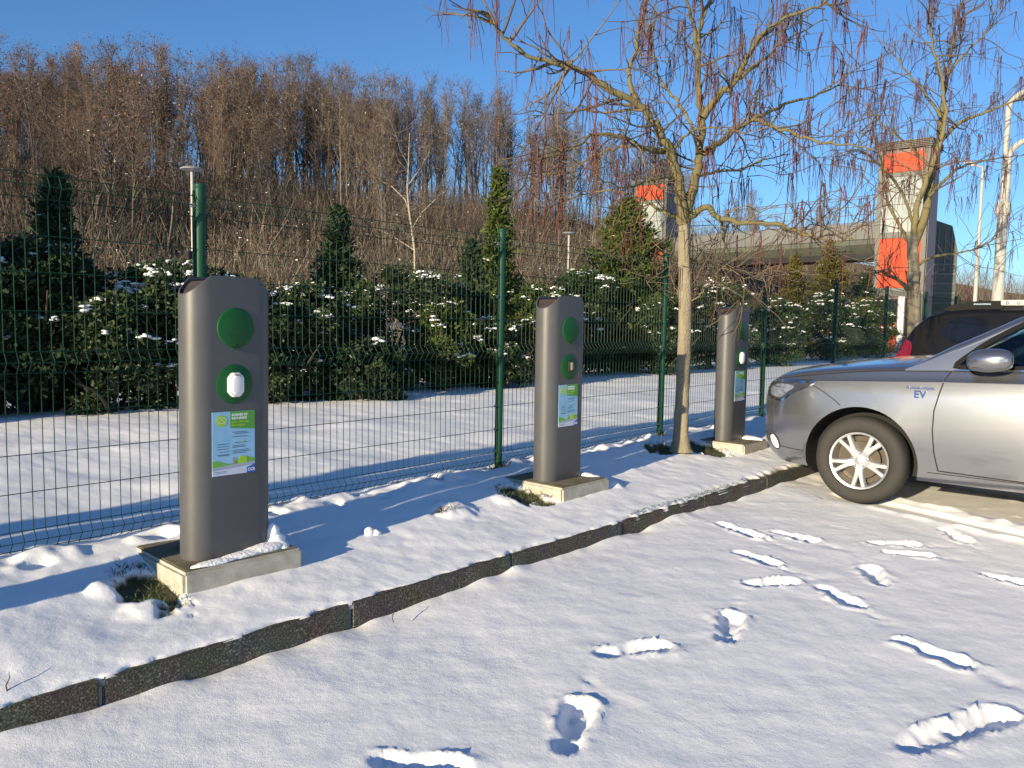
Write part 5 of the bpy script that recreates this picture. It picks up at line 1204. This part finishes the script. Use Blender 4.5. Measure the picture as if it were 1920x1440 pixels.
limbs2 = [([(1712, 460), (1735, 400), (1745, 340), (1760, 280), (1768, 200), (1778, 130), (1790, 60), (1800, 0)], .085, .010, .4), ([(1712, 460), (1722, 380), (1752, 300), (1772, 220), (1766, 150), (1750, 90), (1740, 40)], .06, .008, -.8),
          ([(1714, 470), (1690, 430), (1665, 380), (1655, 320), (1640, 260)], .040, .008, .9), ([(1760, 270), (1800, 230), (1850, 210), (1900, 190), (1960, 170)], .040, .008, -.6), ([(1740, 370), (1790, 320), (1850, 300), (1920, 290)], .035, .007, .8),
          ([(1765, 220), (1730, 170), (1690, 120), (1665, 90)], .030, .007, .5), ([(1775, 140), (1810, 100), (1850, 60), (1870, 40)], .026, .006, -.7), ([(1712, 500), (1760, 480), (1820, 470), (1880, 440)], .03, .007, -.9),
          ([(1706, 545), (1690, 530), (1655, 510), (1630, 515)], .05, .012, -.5), ([(1712, 420), (1690, 360), (1640, 300), (1600, 280), (1580, 300)], .028, .006, -.9), ([(1750, 320), (1700, 270), (1650, 230), (1620, 200)], .026, .006, 1.1)]
catalpa('catalpa_tree', b2, [(1716, 735), (1715, 650), (1713, 560), (1712, 500), (1712, 440)], limbs2, 'second bare catalpa behind the black car, in front of the red tower', 72, D2, 15, 400, 1.6, .115)

# ------------------------------------------------------------------ lift towers and footbridge
M_orange = mat('orange_panel', (0.56, 0.055, 0.014), 0.5, spec=.2, noise=(.8, (0.47, 0.045, 0.012), .6))
M_maroon = mat('tower_side_maroon', (0.10, 0.045, 0.05), 0.5, noise=(.5, (0.075, 0.035, 0.04), .7))
M_frame = mat('tower_frame_grey', (0.13, 0.135, 0.125), 0.6, spec=.2, noise=(1.5, (0.17, 0.17, 0.16), .7))
M_towerside = mat('tower_side_brown', (0.165, 0.10, 0.095), 0.55, noise=(.8, (0.13, 0.08, 0.075), .7))
M_towerglass = mat('tower_glass', (0.36, 0.39, 0.37), 0.2, 0.0, spec=.3, noise=(.5, (0.22, 0.26, 0.27), .9))
M_steelp = mat('bridge_panel', (0.17, 0.175, 0.175), 0.6, spec=.2, noise=(.6, (0.13, 0.135, 0.14), .8))
M_beam = mat('bridge_beam', (0.10, 0.115, 0.095), 0.6, spec=.2, noise=(.8, (0.075, 0.085, 0.072), .7))
M_meshp = mat('bridge_mesh', (0.13, 0.13, 0.125), 0.7)
def tower(px_l, px_r, ytop, D, turn, label, H_cut, sidew, seed):
    """front face spans px_l..px_r; local x along the face, y into the tower"""
    pl = atd(px_l, 600, D); pr = atd(px_r, 600, D); mid = (pl + pr) / 2; w = (pr - pl).length / (math.cos(turn) + ((px_l + px_r) / 2 - 960) / FPX * abs(math.sin(turn))); top = atd((px_l + px_r) / 2, ytop, D).z
    rz = math.atan2((pr - pl).y, (pr - pl).x) + turn; root = tag(empty('lift_tower', (mid.x, mid.y, 0), rz), label, 'tower', 'orange lift towers of the footbridge')
    hw = w / 2; dp = sidew; fw = w * .09
    m = MB(); m.box((-hw + .05, .06, 0), (hw - .05, dp - .05, top - .5)); m.build('core', M_towerside, root)
    for x0_, x1_ in ((-hw, -hw + fw), (hw - fw, hw)):
        m = MB(); m.box((x0_, 0, 0), (x1_, .25, top - .45), .02); m.build('corner_post', M_frame, root)
    m = MB(); m.box((hw - .25, dp - .25, 0), (hw + .002, dp, top - .45)); m.build('corner_post', M_frame, root)
    m = MB(); m.box((hw + .004, .26, 0), (hw + .03, dp - .26, top - .5)); m.build('side_wall', M_maroon if seed == 6 else M_towerside, root)
    z = top - .95; hh = top
    bands = H_cut
    for k, (za, zb_, kind) in enumerate(bands):
        x0_, x1_ = -hw + fw, hw - fw
        if kind == 'orange':
            n = max(1, round((zb_ - za) / (w * .75)))
            for i in range(n):
                a = za + (zb_ - za) * i / n; b = za + (zb_ - za) * (i + 1) / n
                m = MB(); m.box((x0_, -.01, a + .02), (x1_, .08, b - .02), .01); m.build('orange_panel', M_orange, root)
        elif kind == 'glass':
            nx, nz = 3, 4
            for i in range(nx):
                for j in range(nz):
                    a = za + (zb_ - za) * j / nz; b = za + (zb_ - za) * (j + 1) / nz; xa = x0_ + (x1_ - x0_) * i / nx; xb = x0_ + (x1_ - x0_) * (i + 1) / nx
                    m = MB(); m.box((xa + .02, .02, a + .02), (xb - .02, .07, b - .02)); m.build('glass_pane', M_towerglass, root)
        elif kind == 'bar': m = MB(); m.box((x0_, -.005, za), (x1_, .10, zb_)); m.build('cross_bar', M_frame, root)
        elif kind == 'door':
            m = MB(); m.box((x0_, .02, za), (x0_ + w * .10, .08, zb_)); m.build('door_frame', M_pwhite, root)
            m = MB(); m.box((x0_ + w * .10, .03, za), (x0_ + w * .42, .07, za + (zb_ - za) * .52)); m.build('door_panel', M_orange, root)
            m = MB(); m.box((x0_ + w * .10, .03, za + (zb_ - za) * .55), (x0_ + w * .42, .07, zb_ - .15)); m.build('door_window', M_glassd, root)
            m = MB(); m.box((x0_ + w * .44, .02, za), (x0_ + w * .56, .08, zb_)); m.build('door_frame', M_pwhite, root)
            m = MB(); m.box((x0_ + w * .58, .03, za), (x1_, .07, zb_ - .1)); m.build('door_window', M_glassd, root)
    for i in range(5):      # louvred cap
        z_ = top - .45 + i * .09; m = MB(); m.box((-hw - .10 - .012 * i, -.10 - .012 * i, z_), (hw + .10 + .012 * i, dp + .10, z_ + .055)); m.build('louvre', M_frame, root)
    m = MB(); m.box((-hw + .05, .05, top - .46), (hw - .05, dp - .05, top - .02)); m.build('cap_core', M_black, root)
    blob('snow', [(-hw * .5, dp * .4, top + .0, hw * .45, dp * .35, .07), (hw * .2, dp * .4, top, hw * .5, dp * .35, .05)], root, seed=seed)
    return root
def zpx(x, y, D): return atd(x, y, D).z
t2 = 45.0
tower(1632, 1727, 268, t2, -.68, 'tall orange lift tower behind the second catalpa on the right', [
    (zpx(1680, 326, t2), zpx(1680, 290, t2), 'orange'), (zpx(1680, 334, t2), zpx(1680, 326, t2), 'bar'), (zpx(1680, 437, t2), zpx(1680, 334, t2), 'glass'), (zpx(1680, 447, t2), zpx(1680, 437, t2), 'bar'),
    (zpx(1680, 540, t2), zpx(1680, 447, t2), 'orange'), (zpx(1680, 556, t2), zpx(1680, 540, t2), 'bar'), (0.0, zpx(1680, 556, t2), 'door')], 2.4, 5)
t1 = 67.0
tower(1182, 1243, 340, t1, -.58, 'smaller looking orange lift tower partly hidden behind the catalpa stem', [
    (zpx(1210, 378, t1), zpx(1210, 348, t1), 'orange'), (zpx(1210, 383, t1), zpx(1210, 378, t1), 'bar'), (zpx(1210, 450, t1), zpx(1210, 383, t1), 'glass'), (zpx(1210, 456, t1), zpx(1210, 450, t1), 'bar'), (0, zpx(1210, 456, t1), 'orange')], 3.0, 6)
# footbridge
A = atd(1262, 452, 66); B = atd(1640, 442, 54); d = B - A; d.z = 0; Lb = d.length + 1; ang = math.atan2(d.y, d.x)
br = tag(empty('footbridge', (A.x, A.y, 0), ang), 'grey covered footbridge running between the two orange lift towers', 'bridge')
zt, zm, zb3 = 8.55, 7.45, 6.55
n = 13
for i in range(n):
    x0_, x1_ = Lb * i / n, Lb * (i + 1) / n
    m = MB(); m.box((x0_ + .03, -.06, zm), (x1_ - .03, 0, zt)); m.build('side_panel', M_steelp, br)
    m = MB(); m.prism([(0.0, zm - .03), (.0, zm - .35), (.55, zb3), (.7, zb3), (.7, zm - .03)], 'x', x0_ + .015, x1_ - .015); m.build('edge_beam', M_beam, br)
    for k in range(3):
        xx = x0_ + (x1_ - x0_) * k / 5; m = MB(); m.tube([(xx, .02, zt), (xx, .25, zt + 1.0), (xx, .75, zt + 1.75), (xx, 1.5, zt + 2.05)], .018, 4); m.build('mesh_bar', M_meshp, br)
for z_, y_ in ((zt + .05, .0), (zt + .6, .14), (zt + 1.2, .4), (zt + 1.75, .76), (zt + 2.05, 1.5)):
    m = MB(); m.tube([(0, y_, z_), (Lb, y_, z_)], .03, 5); m.build('rail', M_steelp, br)
m = MB(); m.box((0, .3, zb3 - .45), (Lb, 2.6, zb3 - .02)); m.build('deck', M_black, br)
m = MB(); m.box((0, 2.9, zm), (Lb, 2.96, zt)); m.build('far_side', M_meshp, br)
# stair block right of the near tower
s0 = atd(1745, 500, 52); st = tag(empty('stair_building', (s0.x, s0.y, 0), math.atan2(RGT.y, RGT.x) - .2), 'grey clad stair block right of the near lift tower', 'building')
w_ = 45 / FPX * 52
m = MB(); m.prism([(0, 0), (w_, 0), (w_, zpx(1785, 470, 52)), (w_ * .75, zpx(1780, 425, 52)), (0, zpx(1750, 412, 52))], 'y', 0, 3); m.build('wall', M_beam, st)
for i in range(9): m = MB(); m.box((.05, -.06, 1.2 + i * .62), (w_ - .05, -.005, 1.2 + i * .62 + .12)); m.build('cladding_rail', M_frame, st)
for x_ in (0.25, .5, .75): m = MB(); m.box((w_ * x_ - .03, -.08, 5.0), (w_ * x_ + .03, -.07, zpx(1780, 430, 52))); m.build('upright', M_steelp, st)
# low far sheds seen under the lamp mast
s1 = atd(1800, 590, 60); sh = tag(empty('low_shed', (s1.x, s1.y, 0), math.atan2(RGT.y, RGT.x)), 'low dark roofed shed far off at the right edge', 'building')
m = MB(); m.box((0, 0, 0), (9, 5, 2.6)); m.build('wall', M_frame, sh)
m = MB(); m.box((-.4, -.5, 2.62), (9.4, 5.5, 2.9)); m.build('roof', M_black, sh)
m = MB(); m.box((3.6, -.08, 1.2), (5.2, -.01, 3.6)); m.build('orange_board', M_orange, sh)

# ------------------------------------------------------------------ lamp posts
M_pole = mat('galvanised_pole', (0.40, 0.395, 0.36), 0.6, 0.0, spec=.25, noise=(3, (0.33, 0.325, 0.30), .7))
def disc_lamp(px, ytop, D, label, box):
    top = atd(px, ytop, D); root = tag(empty('path_lamp', (top.x, top.y, 0)), label, 'lamp post', 'path lamps behind the fence')
    m = MB(); m.tube([(0, 0, -.3), (0, 0, top.z - .02)], [.036, .028], 12); m.build('pole', M_pole, root, True)
    m = MB(); m.lathe([(0, top.z + .045), (.16, top.z + .035), (.20, top.z + .01), (.19, top.z - .005), (.05, top.z - .03), (0, top.z - .03)], n=32); m.build('lamp_head', M_greyp, root, 40)
    if box: m = MB(); m.box((-.13, -.09, top.z - 1.60), (.02, -.03, top.z - 1.42), .008); m.build('sign_box', M_black, root)
disc_lamp(360, 318, 14, 'slim pole lamp with flat disc head behind the first fence post', True)
disc_lamp(1067, 438, 22.8, 'second slim disc head lamp above the middle station', False)
# twin arm mast at the right edge
Dm = 18.0; b = atd(1868, 600, Dm); top = atd(1884, 205, Dm); ms = tag(empty('street_lamp', (b.x, b.y, 0)), 'tall cream twin arm lamp mast at the right edge', 'street lamp')
rt = np.array(RGT[:]); rt[2] = 0; rt /= np.linalg.norm(rt); zt_ = top.z
m = MB(); m.tube([(0, 0, -.2), (0, 0, 2.4), (0, 0, 4.2)], [.140, .120, .10], 14); m.build('mast_base', M_pole, ms, 40)
def armpts(z0, zc, reach, x0_): return [tuple(rt * x0_ + np.array([0, 0, z0])), tuple(rt * x0_ + np.array([0, 0, zc]))] + [tuple(rt * (x0_ + reach * (1 - math.cos(a))) + np.array([0, 0, zc + reach * .62 * math.sin(a)])) for a in np.linspace(.25, PI / 2, 8)] + [tuple(rt * (x0_ + reach + 1.0) + np.array([0, 0, zc + reach * .62 + .12]))]
for z0, zc, rc, xo in ((4.0, zt_ - .1, .75, -.02), (4.0, zt_ - 1.15, .75, .06)):
    m = MB(); m.tube(armpts(z0, zc, rc, xo), .062, 10); am = m.build('arm', M_pole, ms, 40)
    e = rt * (xo + rc + 1.3) + np.array([0, 0, zc + rc * .62 + .12]); hd = MB(); hd.box((e[0] - .3, e[1] - .12, e[2] - .05), (e[0] + .3, e[1] + .12, e[2] + .07), .04); hd.build('lamp_head', M_greyp, am)
m = MB(); m.box((-.14, -.14, 3.95), (.14, .14, 4.25), .03); m.build('collar', M_pole, ms)
Dn = 34.0; b = atd(1826, 600, Dn); tp = atd(1833, 318, Dn); sl = tag(empty('street_lamp', (b.x, b.y, 0)), 'thin distant street lamp with head pointing left, beside the mast', 'street lamp')
m = MB(); m.tube([(0, 0, -.2), (0, 0, tp.z)], [.10, .055], 10); m.build('pole', M_pole, sl, True)
m = MB(); m.tube([(0, 0, tp.z - .02), tuple(-rt * .45 + np.array([0, 0, tp.z + .12]))], .04, 8); m.build('arm', M_pole, sl)
e = -rt * .72 + np.array([0, 0, tp.z + .22]); m = MB(); m.tube([tuple(-rt * .42 + np.array([0, 0, tp.z + .10])), tuple(e)], [.07, .11], 8); m.build('lamp_head', M_pwhite, sl)
